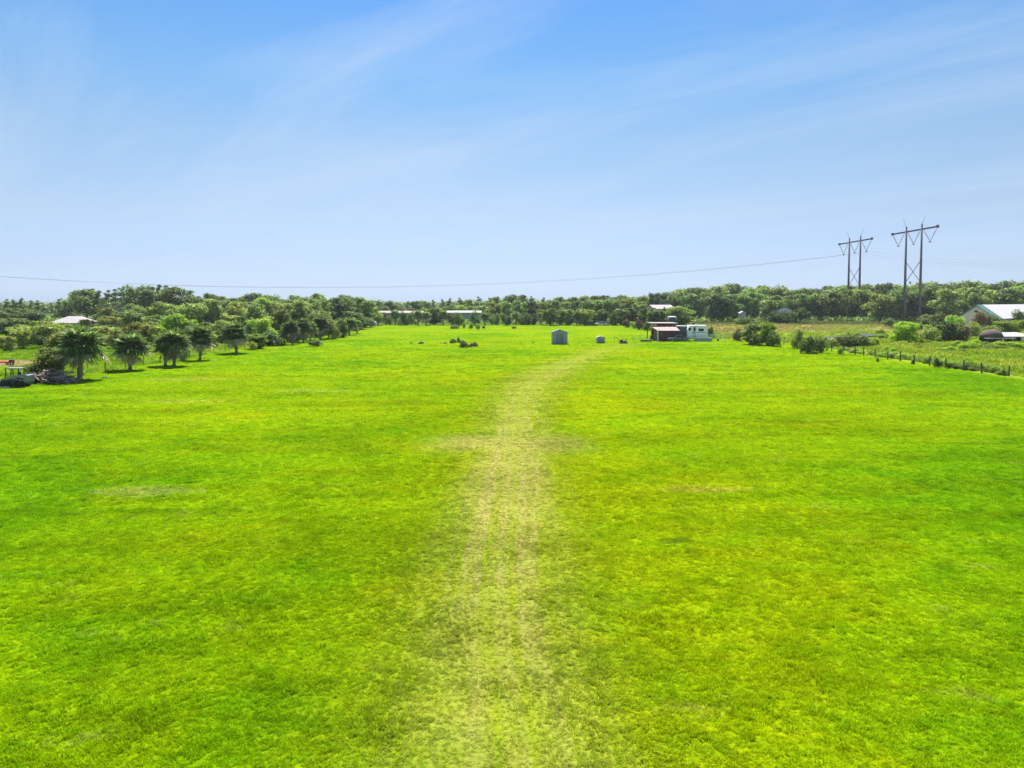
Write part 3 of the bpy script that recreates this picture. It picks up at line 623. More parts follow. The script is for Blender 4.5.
px = -20.0
while px < 365:
    b = random.uniform(327.5, 341.5 if px < 250 else 334); mt = random.choice(['olive', None, 'shrub', 'olive', 'bright'])
    if 44 < px < 88: b = random.uniform(333, 341)
    if 88 < px < 260 and random.random() < .5: b = random.uniform(341, 349)
    tone = {'olive': 'olive', 'shrub': 'dark', None: 'grey-green', 'bright': 'bright green'}[mt]
    hp = random.uniform(9, 14) if 44 < px < 88 else random.uniform(12, 19)
    plant_px('low', px, b, b - hp, f'{tone} bushy growth behind the palm row', 'tree', 'bushy growth behind the palm row', m=mt, wpx=hp * random.uniform(1.1, 1.6)); px += 8.5 * random.uniform(.7, 1.2)
px = 893.0
while px < 1045:
    b = random.uniform(323.5, 340); mt = random.choice(['olive', None, 'shrub', 'bright', 'olive'])
    if 955 < px < 1000: b = random.uniform(331, 338)
    tone = {'olive': 'olive', 'shrub': 'dark', None: 'grey-green', 'bright': 'bright green'}[mt]; hp = random.uniform(6.5, 10.5)
    plant_px('bush', px, b, b - hp, f'{tone} scrub bush in the tangle before the barn', 'bush', 'scrub before the barn', m=mt, wpx=hp * random.uniform(1.4, 2.0)); px += 6.0 * random.uniform(.7, 1.2)
for px in np.arange(250, 364, 5.5):
    b = 329 + (362 - px) * .185; mt = random.choice(['shrub', 'olive', None]); tone = {'olive': 'olive', 'shrub': 'dark', None: 'grey-green'}[mt]
    plant_px('bush', px + random.uniform(-2, 2), b + random.uniform(-1.5, .8), b - random.uniform(8, 15), f'{tone} bush crowding the far palms of the row', 'bush', 'bushes crowding the far palms', m=mt, wpx=random.uniform(9, 14))
for px in np.arange(838, 1003, 7.0):
    yy = 59.4 * F / (px - 512) ; mt = random.choice(['bright', 'olive', 'bright'])
    plant('bush', 59.6 + random.uniform(.2, 1.6), yy, random.uniform(.5, 1.1), {'bright': 'bright green', 'olive': 'olive'}[mt] + ' weeds growing along the right fence line', 'weed', 'weeds growing along the right fence line', m=mt, wide=random.uniform(1.2, 2.0), name='weed_clump')
for i in range(34):
    px = random.uniform(850, 1045); b = random.uniform(331, 343); mt = random.choice(['bright', 'olive', 'bright', None])
    if 980 < px < 1005 and b > 336: continue
    plant_px('bush', px, b, b - random.uniform(3.5, 7), {'bright': 'bright green', 'olive': 'olive', None: 'grey-green'}[mt] + ' loose shrub on the rough pasture', 'shrub', 'loose shrubs on the rough pasture', m=mt, wpx=random.uniform(7, 14))
px = 884.0
while px < 1045:
    b = random.uniform(343, 353) + max(0, px - 980) * .06; mt = random.choice(['bright', 'bright', 'olive'])
    plant_px('bush', px, b, b - random.uniform(3, 5.5), {'bright': 'bright green', 'olive': 'olive'}[mt] + ' tall weed patch on the meadow behind the fence', 'weed', 'weed patches behind the right fence', m=mt, wpx=random.uniform(8, 15), name='weed_clump'); px += 5.0 * random.uniform(.6, 1.3)
# palms and bushes along the left fence
row = [('palm', 78, 380.5, 326, 46, 'leaning fan palm nearest the loader, with tan fronds hanging'), ('palm', 128.5, 370.5, 333, 36, 'fan palm standing alone second in the fence row'),
       ('palm', 164, 366, 333, 28, 'twin fan palm with the shorter crown of the pair'), ('palm', 173, 366.5, 328.5, 32, 'twin fan palm with the taller crown of the pair'),
       ('palm', 199, 360.5, 325, 26, 'slim fan palm with a long pale trunk'), ('palm', 236, 353.5, 322, 30, 'fan palm with tan fronds beside the round hedge bush'),
       ('palm', 292, 344.5, 320, 18, 'small dark fan palm after the round hedge bush'), ('palm', 303, 342.5, 318, 19, 'fan palm with pale side fronds halfway to the row end'),
       ('palm', 320, 339.5, 315, 19, 'tall dark fan palm in the far part of the row'), ('palm', 310, 341, 321, 15, 'short shaggy fan palm between two taller far palms'), ('palm', 328, 338.2, 317, 15, 'fan palm next to the tall dark palm'), ('palm', 341, 336.6, 318.5, 14, 'shaggy fan palm just before the last ones'),
       ('palm', 349, 335, 317.5, 17, 'last fan palm of the row, squat and dark'), ('palm', 357, 333.5, 319.5, 12, 'small fan palm tucked beside the last palm')]
for i, (k, px, b, t, w, lab) in enumerate(row):
    o = plant_px(k, px, b, t, lab, 'palm', 'fan palms along the left fence', wpx=w, var=i)
    o.rotation_euler[0] = R(random.uniform(-4, 4)); o.rotation_euler[1] = R(random.uniform(-4, 4))
plant_px('broad', 45, 380.5, 347.5, 'olive small-leaved tree growing out of the brush pile', 'tree', m='olive', wpx=33, name='small_tree')
plant_px('broad', 61, 373, 332, 'olive bush tree between loader and leaning palm', 'tree', m='olive', wpx=28, name='small_tree')
plant_px('bush', 272, 345.8, 330.5, 'round dense dark hedge bush in the palm row', 'bush', m='shrub', wpx=28)
plant_px('bush', 332, 339, 319.5, 'olive round bush between two far palms', 'bush', m='olive', wpx=20)
plant_px('bush', 341, 337.5, 322, 'grey-green bush leaning on the last palms', 'bush', wpx=13)
plant_px('bush', 283, 344.8, 324, 'narrow mid green bush beside the small dark palm', 'bush', wpx=12)
plant_px('bush', 317, 346.2, 339.5, 'low grey-green shrub standing on open grass before the palms', 'shrub', wpx=18)
plant_px('bush', 183, 361, 350, 'low weedy bush between the twin palms and slim palm', 'bush', m='bright', wpx=12)

# clumps out in the field
plant_px('bush', 452.5, 343.2, 338.5, 'dark low bush at the back of the mid-field clump', 'bush', 'dark bushes in the middle of the field', wpx=8.5)
plant_px('bush', 458.6, 342.8, 337, 'small upright dark bush in the mid-field clump', 'bush', 'dark bushes in the middle of the field', wpx=4)
plant_px('bush', 463.5, 347.6, 339.8, 'largest dark bush of the mid-field clump', 'bush', 'dark bushes in the middle of the field', wpx=10.5)
plant_px('bush', 470.5, 347.2, 343, 'lowest dark bush of the mid-field clump', 'bush', 'dark bushes in the middle of the field', wpx=8)
plant_px('bush', 475, 346.6, 341.7, 'flat dark bush at the shed side of the clump', 'bush', 'dark bushes in the middle of the field', wpx=7)
plant_px('bush', 454, 328.6, 324.5, 'low grey bush just inside the far field edge', 'bush', 'small bushes by the far field edge', wpx=11)
plant_px('bush', 464, 328.2, 323.2, 'upright twiggy bush inside the far field edge', 'bush', 'small bushes by the far field edge', m='brown_leaf', wpx=4)
plant_px('bush', 471.5, 328.8, 323.6, 'narrow dark bush inside the far field edge', 'bush', 'small bushes by the far field edge', wpx=5)
plant_px('bush', 477.5, 329.2, 322.8, 'brighter green bush inside the far field edge', 'bush', 'small bushes by the far field edge', m='olive', wpx=6.5)
plant_px('bush', 483.5, 328.4, 325.5, 'tiny bush inside the far field edge', 'bush', 'small bushes by the far field edge', wpx=4)
plant_px('bush', 513.5, 328.6, 326, 'dark flat bush alone in front of the far trees', 'bush', 'small bushes by the far field edge', wpx=6)
# thicket right of the camper
plant_px('low', 753, 344.5, 323.5, 'dark green tree half of the two-tone clump by the mown field', 'tree', m='shrub', wpx=24)
plant_px('low', 768, 345.6, 322, 'yellow-green bushy tree in the two-tone clump by the mown field', 'tree', m='bright', wpx=17)
plant_px('bush', 774, 346.5, 329, 'dark skirt bush below the yellow-green tree', 'bush', wpx=16)
plant_px('bush', 758, 345.6, 334, 'dark skirt bush below the dark clump tree', 'bush', wpx=16)
plant_px('bush', 738, 341, 328, 'rusty brown-green bush beside the pale fence', 'bush', m='brown_leaf', wpx=12)
plant_px('bush', 798, 348.5, 327, 'tall brownish bush at the corner of the right fence', 'bush', m='olive', wpx=14)
plant_px('bush', 808, 353.4, 334.5, 'dark thick bush filling the start of the fence', 'bush', m='shrub', wpx=20)
plant_px('bush', 822, 353, 335.5, 'dark bush beside the black lean-to', 'bush', m='shrub', wpx=20)
plant_px('bush', 841, 354.5, 347, 'small green weed bush at the lean-to fence', 'bush', m='bright', wpx=8)
for i, (px, b, t, mt, w, lab) in enumerate([(852, 344.5, 331.5, 'olive', 22, 'yellow-olive vine mound growing over the black lean-to'), (862, 345.5, 334.5, 'shrub', 16, 'darker vine mound against the lean-to roof'), (876, 347.5, 339, 'bright', 10, 'small green bush at the lean-to end'),
        (906, 344, 321.5, 'bright', 24, 'light green tree standing in the meadow past the lean-to'), (899, 343, 327, 'olive', 12, 'small olive bush at the foot of the light green meadow tree'), (932, 343, 325, 'olive', 22, 'olive bush beginning the thicket before the barn'), (948, 342, 321, None, 24, 'grey-green bush in the thicket before the barn'),
        (962, 342, 323, 'brown_leaf', 22, 'reddish-brown bush in the thicket before the barn'), (976, 338, 322, 'olive', 18, 'olive bush between thicket and brown hut'), (925, 334, 318, 'shrub', 22, 'dark bush behind the light green meadow tree'),
        (978, 331, 311, 'brown_leaf', 17, 'pink-blossomed pale bush in front of the barn gable'), (992, 331, 313, None, 16, 'mid green bush under the barn gable slope'), (1006, 333, 321, 'bright', 24, 'bright green bush below the white barn roof'), (1019, 332, 320, 'bright', 22, 'bright green bush at the photo edge below the barn'),
        (1020, 327, 309, 'shrub', 18, 'dark tree standing against the white barn roof'), (955, 330, 314, 'bright', 18, 'fresh green bush beside the barn gable'), (940, 328, 312, None, 20, 'grey-green tree beside the barn thicket'),
        (944, 353.5, 348.5, 'shrub', 14, 'low dark bush on the open meadow behind the fence'), (958, 353, 350, 'bright', 14, 'low pale weed patch behind the fence'), (970, 350, 342, 'bright', 20, 'green bush spreading before the brown hut'), (1012, 350, 342, 'bright', 26, 'green bush spreading below the small white roof'), (990, 349, 343.5, 'olive', 16, 'olive bush at the hut floor edge')]):
    plant_px('bush' if w < 24 else 'low', px, b, t, lab, 'tree' if 'tree' in lab else 'bush', 'bushes of the right-hand meadow', m=mt, wpx=w)
for i, (px, b, t, w) in enumerate([(939, 367.5, 357, 8), (949.5, 368.5, 361.5, 7), (966, 370.2, 364.5, 7), (1005.5, 376, 369, 4), (958, 369, 364.5, 9), (914, 364.5, 359.5, 4), (879, 362.5, 357.5, 3)]):
    plant_px('bush', px, b, t, f'weed clump at the foot of the right fence posts, {ordinal(i)} one counted from the road end' if False else f'{["tallest", "second tall", "round", "small", "spreading", "thin", "tiny"][i]} weed clump at the foot of the right fence', 'weed', 'weeds along the right fence', wpx=w, name='weed_clump')
for i, (px, b, t, w, mt) in enumerate([(627, 327.5, 319, 10, 'brown_leaf'), (634, 328.5, 321, 9, 'olive'), (640, 329.5, 318.5, 10, 'brown_leaf'), (647, 330.5, 321, 10, 'shrub'), (629, 324, 313, 14, 'olive'), (643, 325, 312, 15, 'shrub'), (655, 322, 311, 14, 'olive')]):
    plant_px('bush', px, b, t, f'{["rusty low", "olive low", "rusty taller", "dark low", "olive tall", "dark tall", "topmost olive"][i]} bush beside the brown open shed', 'bush', 'bushes beside the brown shed', m=mt, wpx=w)
plant_px('bush', 711, 338.5, 326, 'dark green bush at the camper end', 'bush', m='shrub', wpx=8)
plant_px('bush', 695, 327.5, 321.5, 'brown bush showing over the camper roof', 'bush', m='brown_leaf', wpx=9)

# far wood as one mass behind everything
V = []; Fq = []; k0 = 0
r_ = np.random.default_rng(5); lobes = []
for px in np.arange(-120, 1150, 4.0):
    for dd in (470, 540, 640):
        hh = Z(top_at(px) + r_.uniform(1.2, 3.5), dd) if not (190 > px > 70) else Z(297, dd)
        hh = max(hh, 8); lobes.append((X(px, dd) + r_.uniform(-4, 4), dd + r_.uniform(-15, 15), hh * .5, 5.5, 6, hh * .5))
V, Fq = leaves(r_, lobes, 100000, 1.5, up=.7)
V[:, 2] = np.maximum(V[:, 2], 0.01)
tag(np_mesh('far_woodland', V, Fq, M['pine']), 'continuous dark woodland closing the horizon behind the nearer trees', 'woodland', kind='stuff')
# undergrowth at the foot of the wood
lobes = []
for px in np.arange(-100, 1120, 3.0):
    for k in range(2):
        d = r_.uniform(278, 300) if 372 < px < 650 else r_.uniform(300, 340)
        lobes.append((X(px, d), d, .9, 2.2, 2.2, r_.uniform(.9, 2.2)))
V, Fq = leaves(r_, lobes, 22000, 0.5, up=.6); V[:, 2] = np.maximum(V[:, 2], 0.01)
tag(np_mesh('undergrowth', V, Fq, M['oak']), 'dense tangled undergrowth at the foot of the wood', 'undergrowth', kind='stuff')

# ------------------------------------------------------------------ built things
M['post'] = solid('weathered_post', (0.11, 0.095, 0.08), 0.9, scale=10, stretch=(1, 1, .3))
M['wire'] = solid('fence_wire', (0.35, 0.35, 0.35), 0.5, metal=0.6, bump=0)
M['steel_dark'] = solid('pylon_steel', (0.11, 0.085, 0.11), 0.8, scale=2, stretch=(1, 1, .2))
M['conc'] = solid('pylon_pole', (0.12, 0.10, 0.135), 0.85, scale=1.0, stretch=(1, 1, .2), col2=(0.17, 0.15, 0.18))
M['glass_ins'] = solid('insulator', (0.30, 0.26, 0.27), 0.4)
M['conductor'] = solid('conductor', (0.50, 0.47, 0.43), 0.5, bump=0)
M['white'] = solid('white_paint', (0.58, 0.58, 0.57), 0.4, var=.12, scale=1.5)
M['white_roof'] = ribbed('white_roof', (0.38, 0.34, 0.34), 0.8, 1.6, 0)
M['pink_roof'] = ribbed('pinkish_metal_roof', (0.36, 0.27, 0.25), 0.85, 2.0, 0, dirt=.3)
M['grey_roof'] = ribbed('grey_roof', (0.45, 0.45, 0.44), 0.8, 1.2, 0)
M['camper_white'] = solid('camper_white', (0.84, 0.84, 0.82), 0.45, var=.06, scale=1.5)
M['tan_wall'] = solid('tan_wall', (0.42, 0.36, 0.32), 0.8, scale=.7)
M['grey_wall'] = ribbed('grey_siding', (0.38, 0.42, 0.44), 0.6, 5.0, 2)
M['shed_wall'] = ribbed('shed_siding', (0.32, 0.36, 0.41), 0.75, 5.0, 2, dirt=.12)
M['shed_trim'] = solid('shed_trim', (0.46, 0.49, 0.52), 0.6)
M['tank_blue'] = solid('shed_door_paint', (0.20, 0.23, 0.28), 0.7)
M['shed_roof'] = solid('shed_roof', (0.17, 0.18, 0.20), 0.95, scale=4)
M['brown_wall'] = ribbed('brown_wall', (0.17, 0.065, 0.060), 0.7, 4.0, 0, dirt=.4)
M['maroon'] = solid('maroon_wood', (0.17, 0.055, 0.08), 0.8)
M['dark_green'] = ribbed('dark_panel', (0.11, 0.14, 0.13), 0.6, 3.0, 0)
M['glass'] = solid('dark_glass', (0.025, 0.03, 0.04), 0.08, bump=0)
M['rubber'] = solid('tyre', (0.02, 0.02, 0.02), 0.85)
M['steel'] = solid('bright_steel', (0.5, 0.5, 0.5), 0.35, metal=.8)
M['dark_paint'] = solid('dark_car_paint', (0.13, 0.14, 0.17), 0.3, bump=0)
M['silver'] = solid('silver_paint', (0.52, 0.54, 0.57), 0.25, bump=0, var=.05)
M['slate'] = solid('slate_tank', (0.07, 0.085, 0.10), 0.9)
M['teal'] = solid('teal_grey_lattice', (0.30, 0.42, 0.42), 0.7)
M['loader_arm'] = solid('loader_grey', (0.24, 0.235, 0.25), 0.5, scale=5)
M['loader_body'] = solid('loader_dark', (0.055, 0.075, 0.075), 0.6, scale=5)
M['stone'] = solid('dark_stone', (0.10, 0.10, 0.09), 0.9, scale=4)
M['tarp'] = solid('grey_tarp', (0.42, 0.43, 0.45), 0.7, scale=1.6, bump=.6, col2=(0.22, 0.24, 0.24))
M['brown_roof'] = solid('brown_thatch', (0.12, 0.085, 0.07), 0.95, scale=3, bump=.6)
M['black_roof'] = solid('black_roof', (0.035, 0.04, 0.045), 0.9)
M['barn_green'] = ribbed('barn_green_panel', (0.12, 0.24, 0.19), 0.5, 0.35, 1, dirt=.5)
M['barn_white'] = ribbed('barn_white_roof', (0.60, 0.56, 0.57), 0.7, .9, 0, dirt=.12)
M['barn_wall'] = ribbed('barn_wall', (0.84, 0.84, 0.78), 0.6, 1.5, 0)
M['barn_side'] = ribbed('barn_side_wall', (0.40, 0.44, 0.52), 0.6, 1.0, 0)
M['orange'] = solid('orange_rust', (0.55, 0.16, 0.06), 0.8)
M['stick'] = leafy('dry_stick', (0.55, 0.38, 0.34), 0.15, .5, rough=.9, tip=(0.85, 0.72, 0.68))

# --- transmission structures: the line runs along X, so each crossarm runs in depth
def pylon(x, d, label):
    t = empty('power_pylon', (x, d, 0), 0, label, 'pylon', 'twin-pole pylons over the wood')
    for s in (-1, 1):
        y = s * 5.7
        MB().tube([(0, y, -.2), (0, y, 20), (0, y, 41.2)], [.60, .50, .36], 12).build('pole', M['conc'], t, True)
        MB().tube([(0, y, 40.4), (0, y - s * -2.6, 44.8)], [.10, .05], 6).build('shield_wire_arm', M['conductor'], t)
    MB().beam((0, -16.6, 38.9), (0, 16.6, 38.9), .42, .6).build('crossarm', M['steel_dark'], t)
    for s in (-1, 1):
        MB().box(-.4, .4, s * 16.6 - .4, s * 16.6 + .4, 38.4, 39.5).build('arm_end_plate', M['steel_dark'], t, bevel=.05)
    for a, b in ((-5.7, 5.7), (5.7, -5.7)):
        off = .3 if a < 0 else -.3
        MB().tube([(off, a, 26.6), (off, b, 17.4)], .14, 6).build('cross_brace', M['steel_dark'], t)
    for yc in (-11.7, 0, 11.7):
        for s in (-1, 1):
            m_ = MB(); a = Vector((0, yc + s * 4.6, 38.5)); b = Vector((0, yc, 33.3))
            m_.tube([a, b], .06, 6)
            for k in range(3, 22):
                p = a.lerp(b, k / 24); q = a.lerp(b, (k + .45) / 24); m_.tube([p, q], .13, 8)
            m_.build('insulator_string', M['glass_ins'], t)
        MB().box(-.35, .35, yc - .25, yc + .25, 33.0, 33.4).build('wire_clamp', M['steel_dark'], t)
    return t
pylon(169.9, 297.5, 'nearer and larger twin-pole power pylon with V-shaped insulators')
pylon(171.6, 352.0, 'farther and smaller twin-pole power pylon with V-shaped insulators')
def cz(t): return 33.0 - .1249 * t + .000229 * t * t
for i, yc in enumerate((-11.7, 0, 11.7)):
    for nm in (0,):
        pts = [(172.5 - t, 352 + yc, cz(t)) for t in range(0, 620, 10)]
        back = [(172.5 + t, 352 + yc, 33.0 - .10 * t + .00024 * t * t) for t in range(240, 0, -10)]
        pts = back + pts; tag(MB().tube(pts, [.025] * len(back) + [.033] * (len(pts) - len(back)), 6).build('power_cable', M['conductor']), f'{["nearest", "middle", "farthest"][i]} sagging power cable strung from the farther pylon', 'cable', 'cables of the farther pylon')

# --- utility poles by the white hip-roofed house
p = G(66.4, 328); MB_ = MB().tube([(0, 0, -.1), (0, 0, Z(307, p.y))], [.16, .11], 8)
t = empty('utility_pole', (p.x, p.y, 0), 0, 'thin dark utility pole in front of the white hip roof', 'pole')
MB_.build('pole', M['post'], t, True); MB().box(-.9, .9, -.06, .06, Z(307, p.y) - .6, Z(307, p.y) - .45).build('crossarm', M['post'], t)

# --- fences
def fence(name, pts, hp, label, gap_mats, wires=(0.45, 0.8, 1.1), rp=.075):
    o = empty(name, (pts[0][0], pts[0][1], 0), 0, label, 'fence'); ox, oy = pts[0][0], pts[0][1]
    for i, (x, y) in enumerate(pts):
        h = hp * random.uniform(.88, 1.1); lx, ly = random.uniform(-.07, .07), random.uniform(-.05, .05)
        MB().tube([(x - ox, y - oy, -.1), (x - ox + lx, y - oy + ly, h)], [rp * random.uniform(.85, 1.2), rp * .9], 8).build('post', gap_mats, o)
    for h in wires:
        MB().tube([(x - ox, y - oy - rp - .01, h) for x, y in pts], .012, 4).build('wire_strand', M['wire'], o)
    return o
pr_ = [1003, 984.3, 966.3, 949, 933.5, 919, 905.4, 893, 881, 870]
pts = [(59.0 + (.9 if i == 0 else 0) - .1 * i, 59.0 * F / (p - 512)) for i, p in enumerate(pr_)]
pts = [(60.2, 80.2)] + pts[:] ; pts = [p for p in pts if p[1] > 83]
pts += [(58 - .25 * k, 118 + 3.8 * k) for k in range(9)]
fence('wire_fence', pts, 1.4, 'wire fence on dark round posts along the right meadow', M['post'], rp=.095)
p = G(1005.6, 375); tag(MB().tube([(p.x, p.y, -.1), (p.x + .03, p.y, .75)], .06, 8).build('wooden_stake', M['post']), 'short weathered stake beside the end fence post', 'stake')
pts = [(-51.9, 78.5)] + [(-51.7 + .02 * k, 84 + 4.6 * k) for k in range(25)]
fence('wire_fence', pts, 1.25, 'wire fence on thin posts behind the fan palm row', M['post'], rp=.06)
# pale rail fence by the camper
o = empty('rail_fence', (0, 0, 0), 0, 'pale grey rail fence beside the camper deck', 'fence')
for k, px in enumerate((712, 716.5, 721, 725.5, 730, 735)):
    p = G(px, 340); MB().box(p.x - .05, p.x + .05, p.y - .05, p.y + .05, 0, 1.4).build('post', M['grey_roof'], o)
a, b = G(712, 340), G(735, 340)
for z in (.35, .7, 1.05, 1.35): MB().box(a.x, b.x, a.y - .09, a.y - .055, z, z + .07).build('rail', M['grey_roof'], o)
# thin pipe frame and dark low rail near the mower
o = empty('pipe_pen', (0, 0, 0), 0, 'thin pale pipe pen standing between mower and brown shed', 'pen')
for px in (633.5, 640, 647.5): p = G(px, 341); MB().tube([(p.x, p.y, 0), (p.x, p.y, 1.3)], .035, 6).build('post', M['steel'], o)
a, b = G(633.5, 341), G(647.5, 341)
for z in (.6, 1.25): MB().tube([(a.x, a.y - .06, z), (b.x, b.y - .06, z)], .025, 6).build('rail', M['steel'], o)
a, b = G(640, 341.6), G(651, 341.6); mm = MB(); mm.tube([(a.x, a.y - .8, .22), ((a.x + b.x) / 2, a.y - .8, .28), (b.x, b.y - .8, .2)], [.2, .23, .17], 9)
tag(mm.build('fallen_log', M['post'], None, True), 'dark fallen log lying before the pipe pen', 'log')
a = G(617, 343.5); mm = MB(); 
o = empty('garden_trellis', (a.x, a.y, 0), 0, 'small thin trellis frame beside the red-brown mower', 'trellis')
for s in (-.55, .25): MB().beam((s, 0, 0), (s, 0, 1.3), .06).build('post', M['post'], o)
MB().beam((-.6, -.06, 1.28), (.3, -.06, 1.28), .05).build('rail', M['post'], o)

# --- sheds in the field
def garden_shed(px0, px1, base, top, eave, depth, label, doors=True, arched=False):
    a, b = G(px0, base), G(px1, base); w = b.x - a.x; h = Z(top, a.y); he = Z(eave, a.y); cx = (a.x + b.x) / 2
    t = empty('garden_shed', (cx, a.y, 0), 0, label, 'shed'); w2 = w / 2
    MB().prism([(-w2 + .08, .12), (w2 - .08, .12), (w2 - .08, he), (0, h - .1), (-w2 + .08, he)], 0.1, depth).build('wall', M['shed_wall'], t)
    MB().box(-w2 + .05, w2 - .05, .12, depth - .05, 0, .115).build('skid_base', M['post'], t)
    if arched:
        pr = [(w2 * math.cos(q), he + (h - he) * math.sin(q)) for q in np.linspace(0, math.pi, 11)]
        pr2 = [(u * .9, he + (z - he) * .86) for u, z in pr]
        MB().prism(pr + pr2[::-1], -.05, depth + .15).build('roof', M['white_roof'], t)
    else:
        MB().prism([(-w2 - .12, he - .06), (0, h), (w2 + .12, he - .06), (w2 + .12, he + .05), (0, h + .11), (-w2 - .12, he + .05)], -.08, depth + .2).build('roof', M['shed_roof'], t)
        for s in (-1, 1): MB().box(s * (w2 - .13) - .06, s * (w2 - .13) + .06, .06, .097, .12, he - .08).build('corner_trim', M['shed_trim'], t)
    if doors:
        dw = min(.85, w * .24)
        MB().box(-dw - .09, dw + .09, .06, .095, .15, he - .05).build('door_frame', M['shed_trim'], t)
        for s in (-1, 1):
            dd = MB().box(min(0.03 * s, dw * s), max(0.03 * s, dw * s), .03, .057, .2, he - .13).build('door', M['tank_blue'], t)
            MB().box(s * .07, s * .07 + s * .03, 0, .027, he * .45, he * .55).build('handle', M['steel'], dd)
    return t
garden_shed(552, 568, 344.3, 329.8, 332.8, 3.2, 'larger grey garden shed with double doors alone in the field')
garden_shed(596.8, 605.5, 343.2, 336.2, 338.4, 1.8, 'tiny grey shed with a pale arched roof beside the mower', arched=True)

# --- wheel helper
def wheel(parent, x, y, z, r, w, ax='y', rim=True):
    d = Vector((0, 1, 0)) if ax == 'y' else Vector((1, 0, 0)); c = Vector((x, y, z))
    wl = bpy.data.objects.new('wheel', None); C.objects.link(wl); wl.parent = parent
    MB().tube([c - d * w / 2, c - d * w * .4, c + d * w * .4, c + d * w / 2], [r * .9, r, r, r * .9], 16).build('tyre', M['rubber'], wl, False)
    if rim: MB().tube([c - d * (w / 2 + .012), c + d * (w / 2 + .012)], r * .55, 12).build('rim', M['steel'], wl)
    return wl
# --- riding mower
p = G(623.5, 343.6); t = empty('riding_mower', (p.x, p.y, 0), R(0), 'dark red-brown riding mower standing on the grass', 'mower')
MB().prism([(-.8, .35), (-.8, .75), (-.65, .85), (-.1, .85), (-.05, .5), (.85, .5), (.85, .3), (-.8, .3)], -.28, .28).build('body', M['maroon'], t, bevel=.03)
MB().box(.15, .6, -.24, .24, .55, .66).build('seat', M['black_roof'], t, bevel=.04); MB().box(.55, .66, -.24, .24, .66, 1.1).build('seat_back', M['black_roof'], t, bevel=.04)
MB().tube([(-.1, 0, .8), (.02, 0, 1.08)], .03, 6).build('steering_column', M['black_roof'], t)
MB().box(-.5, .4, -.6, .6, .1, .28).build('cutting_deck', M['black_roof'], t, bevel=.04)
for x, r0 in ((-.62, .2), (.6, .28)):
    for s in (-1, 1): wheel(t, x, s * .42, r0, r0, .2)
# stones and dark lumps
def rock(px, base, wpx, hpx, label, m='stone', name='rock'):
    p = G(px, base); w = wpx * p.y / F; h = hpx * p.y / F * 1.0; r = np.random.default_rng(int(px)); v = []; n = 10; rings = 6
    vs = [(0, 0, h)]
    for i in range(1, rings):
        ph = math.pi / 2 * (i / (rings - 1))
        for k in range(n):
            a = 2 * math.pi * k / n; q = 1 + r.uniform(-.18, .18)
            vs.append((w / 2 * math.sin(ph) * math.cos(a) * q, w / 3 * math.sin(ph) * math.sin(a) * q, max(-.03, h * math.cos(ph) * (1 + r.uniform(-.15, .15))) if i < rings - 1 else -.05))
    fs = [(0, 1 + k, 1 + (k + 1) % n) for k in range(n)]
    for i in range(rings - 2):
        for k in range(n): fs.append((1 + i * n + k, 1 + (i + 1) * n + k, 1 + (i + 1) * n + (k + 1) % n, 1 + i * n + (k + 1) % n))
    o = MB().add(vs, fs).build(name, M[m]); o.location = p; return tag(o, label, 'rock' if m == 'stone' else name.replace('_', ' '))
rock(421, 343.8, 6, 2.2, 'largest flat dark stone lying in the open field'); rock(411, 343.6, 2.4, 1.4, 'smallest dark stone left of the flat field stone' if False else 'small dark stone beside the largest flat stone')
rock(445, 343.6, 5, 1.3, 'low dark stone at the edge of the mid-field clump'); rock(440.5, 343.4, 2, 1.1, 'pebble-like dark stone outermost of the mid-field clump'); rock(533, 343.2, 2, 1.3, 'lone dark stone close to the larger grey shed')
rock(104, 378, 7.5, 1.4, 'flat grey stone on grass beside the leaning palm')

# --- covered trailer at the palm row end
p = G(368.3, 327); w = 16 * p.y / F; h = 6.2 * p.y / F
t = empty('covered_camper', (p.x, p.y, 0), 0, 'rounded trailer under a grey tarp at the palm row end', 'trailer')
prof = [(-w / 2, .35), (-w * .49, h * .7), (-w * .38, h * .94), (0, h), (w * .38, h * .95), (w * .48, h * .72), (w / 2, .35)]
MB().prism(prof, -1.0, 1.1).build('tarp_cover', M['tarp'], t, bevel=.15)
for x in (-w * .15, w * .18): wheel(t, x, -.9, .32, .32, .2)

